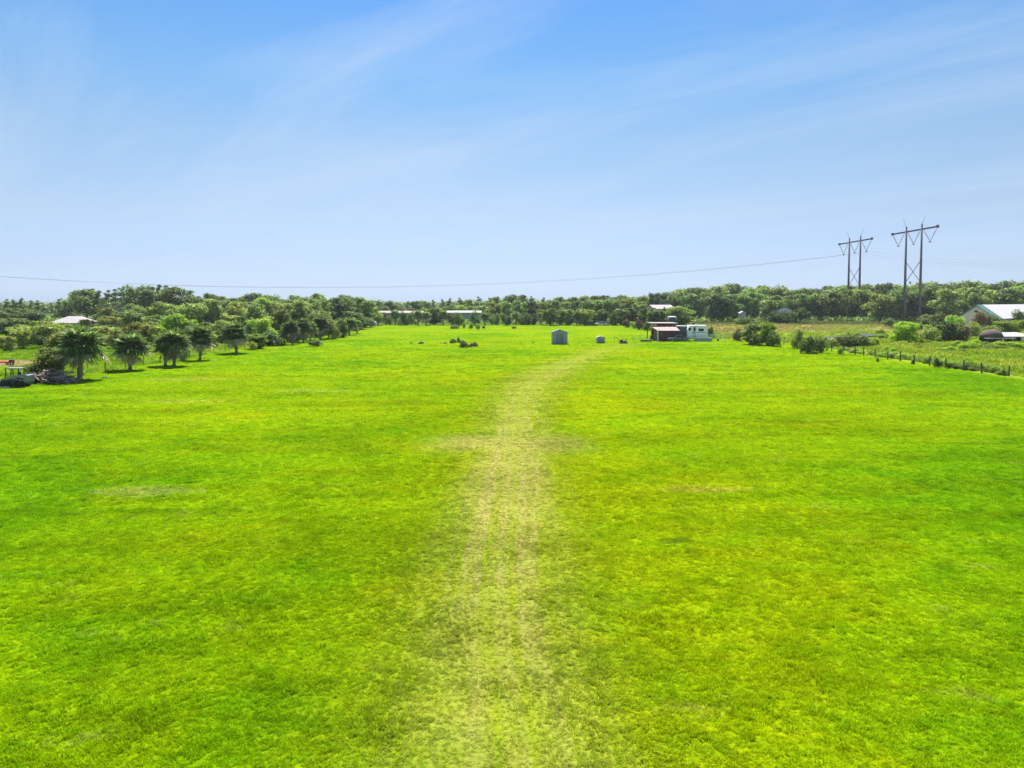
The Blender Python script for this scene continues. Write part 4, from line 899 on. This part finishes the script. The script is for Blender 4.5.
# --- cars
def car(px, base, L_, rz, paint, label, hh=1.5, group=None):
    p = G(px, base) if base else px; t = empty('parked_car', (p.x, p.y, 0), rz, label, 'car', group)
    l = L_ / 2; w = .88
    body = [(-l, .38), (-l + .03, .68), (-l + .35, .86), (-l * .42, .95), (l * .55, .98), (l - .1, .95), (l, .72), (l, .36), (l - .25, .26), (-l + .3, .26)]
    MB().prism(body, -w, w).build('body', paint, t, bevel=.07)
    def cab(i): return [(-l * .40 + i, .93), (-l * .12 + i * .7, hh - i * .6), (l * .45 - i * .7, hh - .02 - i * .6), (l * .80 - i, .96)]
    cb = MB(); pf = cab(0); n = 4
    vs = [(u, -w + .04 if z < 1 else -w * .76, z) for u, z in pf] + [(u, w - .04 if z < 1 else w * .76, z) for u, z in pf]
    cb.add(vs, [(0, 1, 2, 3), (7, 6, 5, 4)] + [(i, n + i, n + (i + 1) % n, (i + 1) % n) for i in range(n)])
    g_ = cb.build('glasshouse', M['glass'], t)
    MB().box(-l * .10, l * .44, -w * .74, w * .74, hh - .03, hh + .03).build('roof', paint, t, bevel=.02)
    for u in (-.42, .2, .72):
        x0 = l * u
    for s in (-1, 1):
        MB().beam((-l * .39, s * (w - .03), .95), (-l * .11, s * w * .765, hh), .07).build('pillar', paint, t)
        MB().beam((l * .18, s * (w - .02), .95), (l * .17, s * w * .77, hh), .08).build('pillar', paint, t)
        MB().beam((l * .79, s * (w - .03), .97), (l * .45, s * w * .765, hh), .09).build('pillar', paint, t)
        MB().box(-l - .01, -l + .12, s * .62 - .18, s * .62 + .18, .62, .76).build('headlight', M['steel'], t)
        MB().box(l - .1, l + .012, s * .66 - .14, s * .66 + .14, .68, .86).build('tail_light', M['maroon'], t)
        for x in (-l * .62, l * .60): wheel(t, x, s * (w - .08), .33, .33, .22)
    return t
car(677.3, 341.4, 4.7, R(8), M['dark_paint'], 'dark sedan with a shining bonnet parked before the brown shed', 1.45)

# --- brown sheds, camper and what stands round them (about 159 m away)
y0 = H * F / (341.5 - HZ); sx = lambda px, yy=y0: X(px, yy); sz = lambda py, yy=y0: Z(py, yy)
t = empty('brown_shed', (sx(667), y0 + 1.2, 0), 0, 'brown open-sided shed with a pale pink metal roof', 'shed'); ox, oy = sx(667), y0 + 1.2
yb = y0 + 1.2
MB().box(sx(659, yb) - ox, sx(680, yb) - ox, 0, .12, 0, Z(330.6, yb)).build('wall', M['brown_wall'], t)
MB().box(sx(659, yb) - ox, sx(659, yb) - ox + .12, .125, 5.6, 0, 2.7).build('wall', M['brown_wall'], t)
MB().box(sx(680, yb) - ox - .12, sx(680, yb) - ox, .125, 5.6, 0, 2.7).build('wall', M['brown_wall'], t)
MB().box(sx(659, yb) - ox + .13, sx(680, yb) - ox - .13, 5.48, 5.6, 0, 2.9).build('wall', M['brown_wall'], t)
ze, zr = Z(330.5, yb - .5), Z(326.9, yb + 3)
mm = MB(); x0, x1 = sx(657.2, yb) - ox, sx(679.6, yb) - ox; x0b, x1b = sx(654, yb) - ox, sx(678.5, yb) - ox
mm.add([(x0, -.5, ze), (x1, -.5, ze), (x1b + .2, 3, zr), (x0b + .2, 3, zr), (x0, -.5, ze - .1), (x1, -.5, ze - .1), (x1b + .2, 3, zr - .1), (x0b + .2, 3, zr - .1)], [(0, 1, 2, 3), (4, 7, 6, 5), (0, 4, 5, 1), (1, 5, 6, 2), (2, 6, 7, 3), (3, 7, 4, 0)])
mm.build('roof', M['pink_roof'], t)
mm = MB(); mm.add([(x0b + .2, 3.005, zr), (x1b + .2, 3.005, zr), (x1b + .2, 6.2, ze), (x0b + .2, 6.2, ze), (x0b + .2, 3.005, zr - .1), (x1b + .2, 3.005, zr - .1), (x1b + .2, 6.2, ze - .1), (x0b + .2, 6.2, ze - .1)], [(0, 1, 2, 3), (4, 7, 6, 5), (0, 4, 5, 1), (1, 5, 6, 2), (2, 6, 7, 3), (3, 7, 4, 0)])
mm.build('roof', M['pink_roof'], t)
for yy in (-.3,): MB().box(sx(657.7, yb) - ox - .14, sx(657.7, yb) - ox + .16, yy - .12, yy + .12, 0, ze - .12).build('post', M['white'], t)
# clutter in the open end
q = G(654.5, 341); 
t = empty('work_cart', (q.x, q.y + 1.5, 0), 0, 'dark cluttered work cart in the open end of the brown shed', 'cart')
MB().box(-.8, .45, -.4, .5, .45, .6).build('tray', M['maroon'], t, bevel=.02); MB().box(-.6, .1, -.3, .3, .6, 1.25).build('crate', M['steel_dark'], t, bevel=.02)
MB().beam((.45, 0, .5), (.75, 0, 1.1), .05).build('handle', M['steel'], t)
for s in (-.5, .3): wheel(t, s, -.42, .22, .22, .1)
# carport behind
yc = y0 + 9; t = empty('carport', (sx(661, yc), yc, 0), 0, 'tall maroon-framed carport with a flat beige roof edge', 'carport'); ox = sx(661, yc)
MB().box(sx(651.5, yc) - ox, sx(678, yc) - ox, 0, 6, Z(323.8, yc), Z(322.9, yc)).build('roof', M['tan_wall'], t)
for px in (652, 660.5, 669, 677.3):
    for yy in (.3, 5.6): MB().box(sx(px, yc) - ox - .1, sx(px, yc) - ox + .1, yy - .1, yy + .1, 0, Z(323.9, yc)).build('post', M['maroon'], t)
MB().box(sx(657, yc) - ox, sx(677.8, yc) - ox, 5.75, 5.9, 0, Z(323.9, yc)).build('back_wall', M['maroon'], t)
MB().box(sx(651.5, yc) - ox, sx(657, yc) - ox, .08, .16, Z(326, yc), Z(324, yc)).build('fascia', M['tan_wall'], t)
for i, px in enumerate((662.5, 667, 671.5)):
    q = X(px, yc + 2); tt = empty('storage_drum', (q, yc + 2.0, 0), 0, f'{["end", "middle", "inner"][i]} white storage drum stacked high in the carport', 'drum', 'white drums under the carport')
    hz_ = Z(326.2, yc + 2); MB().tube([(0, 0, 0), (0, 0, .1), (0, 0, hz_ - .1), (0, 0, hz_)], [.42, .45, .45, .4], 14).build('drum', M['white'], tt, True); MB().tube([(0, 0, hz_ + .003), (0, 0, hz_ + .05)], .2, 10).build('lid', M['steel'], tt)
# dark green container beside the carport
yc = y0 + 3.2; ox = sx(683, yc); t = empty('cargo_trailer', (ox, yc, 0), 0, 'dark grey-green box trailer with white top edge behind the sedan', 'trailer')
MB().box(sx(679.6, yc) - ox, sx(687, yc) - ox, 0, 2.3, .45, Z(326.8, yc)).build('box_body', M['dark_green'], t, bevel=.03)
MB().box(sx(678.3, yc) - ox, sx(687.4, yc) - ox, -.1, 2.4, Z(326.75, yc), Z(325.7, yc)).build('roof', M['white'], t, bevel=.03)
for x in (-.5, .4): wheel(t, x, .05, .33, .33, .2)
# camper
yc = y0 + 2.0; ox = sx(697, yc); t = empty('travel_camper', (ox, yc, 0), 0, 'white travel camper with dark windows behind a low deck', 'camper')
x0, x1, zt = sx(687.4, yc) - ox, sx(707.8, yc) - ox, Z(325.3, yc)
MB().prism([(x0 + .25, .5), (x0, .9), (x0 + .05, zt - 1.0), (x0 + .45, zt - .12), (x0 + .8, zt), (x1 - .15, zt), (x1, zt - .15), (x1, .5)], 0, 2.3).build('body', M['camper_white'], t, bevel=.06)
MB().box(x1 - 2.05, x1 - .9, -.03, .0, zt - 1.35, zt - .75).build('window', M['glass'], t); MB().box(x0 + .3, x0 + .85, -.03, 0, zt - 1.2, zt - .55).build('window', M['glass'], t)
dr = MB().box(x0 + 1.35, x0 + 1.95, -.04, 0, .75, zt - .3).build('door', M['shed_trim'], t); MB().box(x0 + 1.45, x0 + 1.85, -.06, -.042, zt - 1.3, zt - .5).build('window', M['glass'], dr)
MB().box(x0 + 1.0, x1 - .1, -.02, 0, zt - 1.65, zt - 1.55).build('stripe', M['slate'], t)
MB().box(x0 + 2.0, x0 + 2.6, .8, 1.4, zt, zt + .22).build('roof_unit', M['white'], t, bevel=.05)
for x in (-.1, .75): wheel(t, x, .1, .35, .35, .22)
# deck with rail
yc = y0 + .4; ox = sx(701, yc); t = empty('garden_deck', (ox, yc, 0), 0, 'low deck with white rail and teal-grey skirt before the camper', 'deck')
MB().box(sx(693.5, yc) - ox, sx(712, yc) - ox, -.4, 1.3, .72, .82).build('floor_boards', M['grey_roof'], t)
MB().box(sx(693.5, yc) - ox + .05, sx(712, yc) - ox - .05, -.35, -.3, .0, .715).build('skirt', M['teal'], t)
MB().box(sx(691, yc) - ox, sx(713.2, yc) - ox, -.46, -.4, 1.42, 1.56).build('rail', M['white'], t)
for k in range(8):
    xx = sx(691.4 + k * 3.1, yc) - ox; MB().box(xx - .04, xx + .04, -.395, -.32, .0, 1.415).build('post', M['white'], t)
q = G(689.4, 342.6); tag(MB().tube([(q.x, q.y, -.1), (q.x, q.y, 1.15)], .11, 8).build('bollard_post', M['steel_dark']), 'short dark post standing between sedan and camper', 'post')
q = G(717.5, 340.8); t = empty('small_drum', (q.x, q.y - .6, 0), 0, 'small dark drum standing by the pale rail fence', 'drum'); MB().tube([(0, 0, 0), (0, 0, .45)], .22, 12).build('drum', M['slate'], t, True); MB().tube([(0, 0, .453), (0, 0, .49)], .235, 12).build('lid', M['black_roof'], t)
# slate water tank behind
yc = 215; ox = X(672, yc); t = empty('water_tank', (ox, yc, 0), 0, 'dark slate tank with a pale lid above the carport', 'tank')
MB().tube([(0, 0, 1.2), (0, 0, Z(317, yc))], 1.45, 18).build('tank', M['slate'], t, True); MB().tube([(0, 0, Z(316.95, yc)), (0, 0, Z(316, yc))], [1.5, .9], 18).build('lid', M['grey_roof'], t)
for sx_ in (-1, 1):
    for sy_ in (-1, 1): MB().beam((sx_ * .9, sy_ * .9, 0), (sx_ * .9, sy_ * .9, 1.195), .2).build('leg', M['steel_dark'], t)

# --- buildings in and before the wood
def gable_house(cx, cy, rz, w, dp, he, hr, wall, roof, label, name='house', win=3, door=True, hip=False, ov=.5, cat='house'):
    t = empty(name, (cx, cy, 0), rz, label, cat); w2 = w / 2          # ridge along local x
    MB().box(-w2, w2, 0, dp, 0, he).build('wall', wall, t)
    ri = w2 * (.45 if hip else 1) ; o_ = ov
    a = [(-w2 - o_, -o_, he - .02), (w2 + o_, -o_, he - .02), (w2 + o_, dp + o_, he - .02), (-w2 - o_, dp + o_, he - .02), (-ri - (0 if hip else o_), dp / 2, hr), (ri + (0 if hip else o_), dp / 2, hr)]
    vs = [(x, y, z + .02) for x, y, z in a]
    MB().add(vs, [(0, 1, 5, 4), (2, 3, 4, 5), (3, 0, 4), (1, 2, 5), (3, 2, 1, 0)]).build('roof', roof, t)
    MB().box(-w2 - o_, w2 + o_, -o_ - .08, -o_ - .003, he - .2, he + .02).build('fascia', M['white'], t)
    if door: MB().box(w2 * .1, w2 * .1 + 1.0, -.05, -.003, 0, 2.1).build('door', M['shed_trim'], t)
    for k in range(win):
        x = -w2 + w * (k + .5) / win
        if door and abs(x - w2 * .1 - .5) < 1.2: continue
        f = MB().box(x - .65, x + .65, -.05, -.003, he * .38, he * .8).build('window', M['white'], t)
        MB().box(x - .57, x + .57, -.07, -.053, he * .38 + .08, he * .8 - .08).build('pane', M['glass'], f)
    return t
d = 212; gable_house(X(65.5, d), d, 0, X(81.5, d) - X(49.5, d) - 1, 9, Z(322.8, d), Z(316.8, d) + .1, M['tan_wall'], M['white_roof'], 'low house with a white hip roof past the leaning palm', hip=True)
d = 290; gable_house(X(3, d), d, 0, X(15.5, d) - X(-9, d), 9, Z(317.3, d), Z(313, d), M['tan_wall'], M['white_roof'], 'pale-roofed house among dark trees at the far left edge' if False else 'pale-roofed house showing among trees above the loader')
d = 300; gable_house(X(405, d), d, 0, X(432, d) - X(378.5, d), 9, Z(312.7, d), Z(310.9, d), M['tan_wall'], M['pink_roof'], 'longer low shed with a pinkish roof behind the far palms', 'long_shed', win=7, cat='shed')
d = 300; gable_house(X(463.5, d), d, 0, X(480, d) - X(446.5, d), 9, Z(312.5, d), Z(310.7, d), M['grey_wall'], M['white_roof'], 'shorter low shed with a cream roof and grey wall', 'long_shed', win=4, cat='shed')
d = 303; gable_house(X(441.5, d), d, 0, 4.2, 6, Z(312.8, d), Z(311.2, d), M['maroon'], M['brown_roof'], 'small reddish-roofed outbuilding between the two long sheds', 'outbuilding', win=1, door=False, cat='shed')
# two-storey white-roofed house behind the camper
d = 285; t = gable_house(X(664, d), d, R(14), 8.2, 7, Z(308.8, d), Z(304.8, d), M['grey_wall'], M['white_roof'], 'two-storey house with a bright white roof above the brown sheds', win=3, ov=.7)
plant('farpalm', X(664.2, 280), 280, Z(307, 280), 'slim dark palm in front of the white-roofed two-storey house', 'palm', wide=.35)
# small pale tower hut at the wood edge
d = 270; ox = X(743, d); t = empty('hunting_hut', (ox, d, 0), 0, 'small pale hut on legs at the wood edge past the sedge', 'hut')
MB().box(-1.1, 1.1, 0, 2, 1.0, Z(313.3, d)).build('wall', M['shed_wall'], t); MB().prism([(-1.35, Z(313.2, d)), (1.35, Z(313.2, d)), (0, Z(311, d))], -.2, 2.2).build('roof', M['grey_roof'], t); MB().box(-.4, .4, -.03, -.003, 2.0, 2.9).build('window', M['glass'], t)
for a in (-.95, .95):
    for b in (.15, 1.85): MB().beam((a, b, 0), (a, b, .995), .16).build('leg', M['post'], t)
for px in (740, 746.5): plant('bush', X(px, 262), 262, 3.2, 'dark bush hiding the legs of the pale hut', 'bush', 'bushes at the pale hut', m='shrub', wide=.8)
# white arched shelter
d = 300; ox = X(785, d); t = empty('arched_shelter', (ox, d, 0), 0, 'low white arched shelter at the wood edge before the farther pylon', 'shelter')
hw = (X(793, d) - X(777.5, d)) / 2; zt = Z(308.4, d); pr = [(hw * math.cos(q), zt - 1.7 + 1.7 * math.sin(q)) for q in np.linspace(0, math.pi, 13)]
MB().prism(pr, -.2, 9).build('roof', M['white'], t); MB().box(-hw + .2, hw - .2, .1, 8.8, 0, zt - 1.705).build('wall', M['grey_wall'], t)
for px, b, t_, w_ in ((654, 318, 309.5, 10), (660, 317.5, 310.5, 9), (669, 317.5, 309, 12), (677, 318, 306, 13), (684, 318.5, 308, 14)):
    p = G(px, b + 4); plant('low', X(px, 255), 255, Z(t_, 255), 'dark tree hiding the lower walls of the two-storey house', 'tree', 'trees around the two-storey house', wide=1.1)
for px in (776, 783, 790, 797): plant('bush', X(px, 285), 285, Z(311.6 if px < 795 else 308, 285), 'dark bush in front of the white arched shelter', 'bush', 'bushes before the arched shelter', m='shrub', wide=1.0)
for px, dz, mt in ((834, 2.0, 'olive'), (845, 2.4, 'shrub'), (851, 2.9, 'olive'), (858, 2.6, 'shrub'), (864, 2.4, 'olive')): plant('bush', X(px, 135.2), 135.2, dz, 'vine bush climbing over the front of the black shed', 'bush', 'vines over the black shed', m=mt, wide=1.15)
# vehicles parked at the far edge
car(590, 325.8, 4.4, R(185), M['slate'], 'dark car parked at the far field edge', 1.45, 'vehicles at the far field edge')
car(600.5, 325.6, 4.6, R(0), M['silver'], 'pale car parked in the middle of the far edge vehicles', 1.5, 'vehicles at the far field edge')
car(610, 325.4, 4.6, R(172), M['white'], 'white car parked outermost at the far field edge', 1.5, 'vehicles at the far field edge')
p = G(595, 322.5); t = empty('boat_trailer', (p.x, p.y, 0), R(6), 'pale boat on a trailer behind the far edge cars', 'boat')
MB().prism([(-3, 1.3), (-2.4, .7), (2.6, .6), (2.8, 1.35)], -1, 1).build('hull', M['white'], t, bevel=.1); MB().box(-.6, .9, -.5, .5, 1.352, 2.1).build('cabin', M['grey_wall'], t, bevel=.05); wheel(t, .6, -.95, .32, .32, .2)

# --- white barn with green gable band at the right edge
d = 240; gdir = Vector((12.7, -15, 0)).normalized(); c0 = Vector((X(976.5, 240), 240, 0))
rz = math.atan2(gdir.y, gdir.x); t = empty('gable_barn', c0, rz, 'large white-roofed barn with green edge panels on its gable', 'barn')  # local x across the gable, local y along the ridge
w2 = 5.7; he = 3.4; hr = Z(304.6, 240)
MB().prism([(-w2 + .3, 0), (w2 - .3, 0), (w2 - .3, he), (0, hr - .35), (-w2 + .3, he)], 0, 1.2).build('gable_wall', M['barn_wall'], t)
MB().box(-1.6, 1.6, -.08, -.003, 0, 3.0).build('door', M['tan_wall'], t); MB().box(-.6, .6, -.08, -.003, 5, 5.9).build('vent', M['glass'], t)
Lr = 72
def slope(y0_, y1_, m_, nm, th=.25):
    for s in (-1, 1):
        mm = MB(); a, b = (s * (w2 + .6), he - .25), (s * .02, hr)
        vs = [(a[0], y0_, a[1]), (b[0], y0_, b[1]), (b[0], y1_, b[1]), (a[0], y1_, a[1])]; vs += [(x, y, z - th) for x, y, z in vs]
        mm.add(vs, [(0, 1, 2, 3), (7, 6, 5, 4), (0, 4, 5, 1), (1, 5, 6, 2), (2, 6, 7, 3), (3, 7, 4, 0)]); mm.build(nm, m_, t)
slope(-.8, 5.5, M['barn_green'], 'green_roof_panel'); slope(5.55, Lr, M['barn_white'], 'roof')
MB().box(w2 - .32, w2 - .1, 1.25, Lr, 0, he - .3).build('side_wall', M['barn_side'], t); MB().box(-w2 + .1, -w2 + .32, 1.25, Lr, 0, he - .3).build('side_wall', M['barn_side'], t)
MB().box(-w2 + .35, w2 - .35, Lr - .5, Lr - .1, 0, he).build('back_wall', M['barn_wall'], t)
# --- brown domed hut and small white roof
d = 148; y1 = d; ox = X(992, d); t = empty('thatched_hut', (ox, d, 0), 0, 'dark brown dome-roofed open hut with a pale floor edge', 'hut')
zt, zb = Z(329.3, d), Z(337.3, d); hw = (X(1002.5, d) - X(981.5, d)) / 2
vs = [(0, 0, zt)]; n = 16; rs = 6
for i in range(1, rs):
    q = i / (rs - 1)
    for k in range(n): a = 2 * math.pi * k / n; vs.append((hw * math.sin(q * math.pi / 2) * math.cos(a) * random.uniform(.97, 1.03), hw * math.sin(q * math.pi / 2) * math.sin(a), zb + (zt - zb) * math.cos(q * math.pi / 2) ** .9))
fs = [(0, 1 + k, 1 + (k + 1) % n) for k in range(n)] + [(1 + i * n + k, 1 + (i + 1) * n + k, 1 + (i + 1) * n + (k + 1) % n, 1 + i * n + (k + 1) % n) for i in range(rs - 2) for k in range(n)] + [tuple(1 + (rs - 2) * n + k for k in range(n))]
MB().add(vs, fs).build('roof', M['brown_roof'], t, True)
MB().box(-hw - .6, hw + 1.5, -hw * .8 - .3, -hw * .8 - .1, zb - .2, zb - .02).build('fascia', M['white'], t)
for k in range(5): xx = -hw * .85 + k * hw * .425; MB().box(xx - .09, xx + .09, -hw * .8, -hw * .8 + .15, 0, zb - .01).build('post', M['post'], t)
MB().box(-hw * .9, hw * .9, hw * .3, hw * .4, 0, zb - .03).build('back_wall', M['black_roof'], t)
d = 152; ox = X(1014, d); t = empty('lean_shelter', (ox, d, 0), 0, 'small shelter with a flat bright white roof beside the brown hut', 'shelter')
x0, x1 = X(1002, d) - ox, X(1034, d) - ox
mm = MB(); mm.add([(x0, -.5, Z(336.2, d)), (x1, -.5, Z(336.2, d)), (x1, 5, Z(333.4, d)), (x0, 5, Z(333.4, d)), (x0, -.5, Z(336.2, d) - .12), (x1, -.5, Z(336.2, d) - .12), (x1, 5, Z(333.4, d) - .12), (x0, 5, Z(333.4, d) - .12)], [(0, 1, 2, 3), (7, 6, 5, 4), (0, 4, 5, 1), (1, 5, 6, 2), (2, 6, 7, 3), (3, 7, 4, 0)]); mm.build('roof', M['white'], t)
MB().box(x0 + .4, x1, 3.6, 3.8, 0, Z(336.2, d) - .1).build('back_wall', M['black_roof'], t)
for k in range(4): xx = x0 + .3 + k * 2.1; MB().box(xx - .08, xx + .08, -.2, -.05, 0, Z(336.2, d) - .125).build('post', M['white'], t)
# --- black lean-to overgrown with vines
d = 137; ox = X(855, d); t = empty('black_lean_shed', (ox, d, 0), 0, 'long low black shed half swallowed by vines', 'shed')
for x0, x1, za, zb_ in ((831, 843, 337.6, 339.4), (843.3, 866, 337.2, 337.8), (866.3, 879.5, 334.9, 336.2)):
    mm = MB(); a, b = X(x0, d) - ox, X(x1, d) - ox
    mm.add([(a, -.3, Z(zb_, d)), (b, -.3, Z(zb_ - .6, d)), (b, 3.4, Z(za, d) + .1), (a, 3.4, Z(za, d)), (a, -.3, Z(zb_, d) - .15), (b, -.3, Z(zb_ - .6, d) - .15), (b, 3.4, Z(za, d) - .05), (a, 3.4, Z(za, d) - .15)], [(0, 1, 2, 3), (7, 6, 5, 4), (0, 4, 5, 1), (1, 5, 6, 2), (2, 6, 7, 3), (3, 7, 4, 0)]); mm.build('roof', M['black_roof'], t)
MB().box(X(832, d) - ox, X(878, d) - ox, 3.0, 3.15, 0, 1.55).build('back_wall', M['black_roof'], t)
MB().box(X(836, d) - ox, X(870, d) - ox, .6, 1.6, 0, 1.0).build('stacked_timber', M['black_roof'], t)
for px in (832, 841, 850, 859, 868, 878): xx = X(px, d) - ox; MB().box(xx - .08, xx + .08, -.15, 0.0, 0, Z(340, d) - .0).build('post', M['black_roof'], t)

# --- loader at the left edge
p = G(13.5, 387.2); t = empty('skid_loader', (p.x, p.y, 0), R(4), 'grey-green skid loader with open cab beside the brush pile', 'loader')
u = p.y / F                                             # metres per pixel there
MB().prism([(-1.05, .35), (-1.0, .85), (-.55, 1.0), (1.1, 1.08), (1.45, .95), (1.45, .35), (1.2, .25), (-.9, .25)], -.55, .55).build('body', M['loader_body'], t, bevel=.05)
MB().box(1.1, 1.6, -.6, .6, .55, 1.3).build('engine_cover', M['loader_arm'], t, bevel=.06)
MB().box(-.75, .72, -.48, .48, 1.94, 2.04).build('cab_roof', M['loader_arm'], t, bevel=.04)
for s in (-1, 1):
    for x, x2 in ((-.72, -.66), (.05, .05), (.66, .62)): MB().beam((x, s * .45, 1.0), (x2, s * .45, 1.94), .08).build('cab_post', M['loader_body'], t)
    mm = MB(); mm.beam((1.5, s * .72, 1.35), (-.75, s * .72, .85), .16, .26); mm.beam((-.72, s * .72, .9), (-1.5, s * .72, .35), .16, .22); mm.build('lift_arm', M['loader_arm'], t, bevel=.02)
    MB().tube([(1.0, s * .62, .75), (.1, s * .64, .95)], .05, 8).build('lift_ram', M['steel'], t)
    for x in (-.62, .78): wheel(t, x, s * .72, .42, .42, .28, rim=False)
MB().box(-.1, .4, -.25, .25, 1.02, 1.2).build('seat', M['black_roof'], t, bevel=.04); MB().box(.35, .47, -.25, .25, 1.2, 1.6).build('seat_back', M['black_roof'], t, bevel=.04)
MB().prism([(-2.1, .05), (-1.5, .05), (-1.45, .65), (-1.6, .68), (-1.62, .2)], -.9, .9).build('bucket', M['steel_dark'], t, bevel=.02)
p = G(-2, 391); rock(4, 388.6, 9, 2.2, 'heap of pale rubble in front of the loader bucket', 'tarp', 'rubble_heap')
# small orange wagon and dark box on the sandy spot
p = G(4, 365); t = empty('orange_wagon', (p.x, p.y, 0), 0, 'low orange-red wagon on the sandy patch behind the loader', 'wagon')
MB().box(-1.3, 1.0, -.5, .5, .3, .55).build('tray', M['orange'], t, bevel=.03)
for x in (-.9, .6): wheel(t, x, -.5, .2, .2, .1)
p = G(10.2, 366.5); t = empty('fuel_box', (p.x, p.y, 0), 0, 'small dark red box on a stand behind the loader cab', 'box')
MB().box(-.28, .28, -.2, .2, .5, .95).build('box', M['maroon'], t, bevel=.03)
for x in (-.2, .2): MB().box(x - .03, x + .03, -.1, .1, 0, .497).build('leg', M['post'], t)
# brush pile
r2 = np.random.default_rng(8); mm = []; Fs = []; p = G(50, 383.0)
Vv = []; 
for i in range(620):
    s = r2.uniform(-1, 1); hmax = 1.45 * (1 - abs(s) ** 1.8) * (1 - .35 * max(0, s)); x = s * 2.6; y = r2.normal() * .7; z = abs(r2.uniform(0, hmax)) + .05
    a = r2.uniform(0, 6.28); e = r2.uniform(-.5, .6); ln = r2.uniform(.3, 1.2); wd = r2.uniform(.03, .09)
    dd = np.array([math.cos(a) * math.cos(e), math.sin(a) * math.cos(e), math.sin(e)]) * ln / 2; sd = np.cross(dd, r2.normal(size=3)); sd = sd / np.linalg.norm(sd) * wd
    c_ = np.array([x, y, z]); sd2 = np.cross(dd, sd); sd2 = sd2 / np.linalg.norm(sd2) * wd
    for q, w_ in ((-1, 1), (1, .5)):
        for k in range(3):
            an = k * 2.094; Vv.append(c_ + dd * q + (sd * math.cos(an) + sd2 * math.sin(an)) * w_)
    b0 = 6 * i; Fs += [(b0, b0 + 1, b0 + 4, b0 + 3), (b0 + 1, b0 + 2, b0 + 5, b0 + 4), (b0 + 2, b0, b0 + 3, b0 + 5)]
Vv = np.array(Vv); Vv[:, 2] = np.maximum(Vv[:, 2], .01)
o = np_mesh('brush_pile', Vv, np.array(Fs), M['stick']); o.location = p; tag(o, 'heap of dry sticks and dead fronds beside the loader', 'brush pile', kind='stuff')

HAZE = 0.0001
hb = MB().box(-720, 720, -60, 780, -1.0, 46.5).build('haze', M['white']); hb.data.materials.clear()
m_, nt = mat('haze_air'); pv = N(nt, 'ShaderNodeVolumePrincipled'); pv.inputs['Color'].default_value = (.86, .93, 1, 1); pv.inputs['Density'].default_value = HAZE; pv.inputs['Anisotropy'].default_value = .2
o_ = N(nt, 'ShaderNodeOutputMaterial'); L(nt, pv.outputs[0], o_.inputs['Volume']); hb.data.materials.append(m_); tag(hb, 'thin pale haze in the air over field and wood', 'haze', kind='stuff')
def settle_labels():
    by = {}
    for o in C.objects:
        if o.get('label') and o.get('group') and o.parent is None: by.setdefault(o['label'], []).append(o)
    for lab, v in by.items():
        if len(v) < 2: continue
        v.sort(key=lambda o: o.location.x / max(o.location.y, 1))
        for i, o in enumerate(v): o['label'] = f'{lab}, {ordinal(i)} from left'
settle_labels()
for o in C.objects:
    if o.get('label') and len(o['label'].replace('-', ' ').split()) > 16: o['label'] = o['label'].replace(' spreading tree', ' tree').replace(', ', ', ')
print('trees', n_tree, 'objects', len(C.objects))
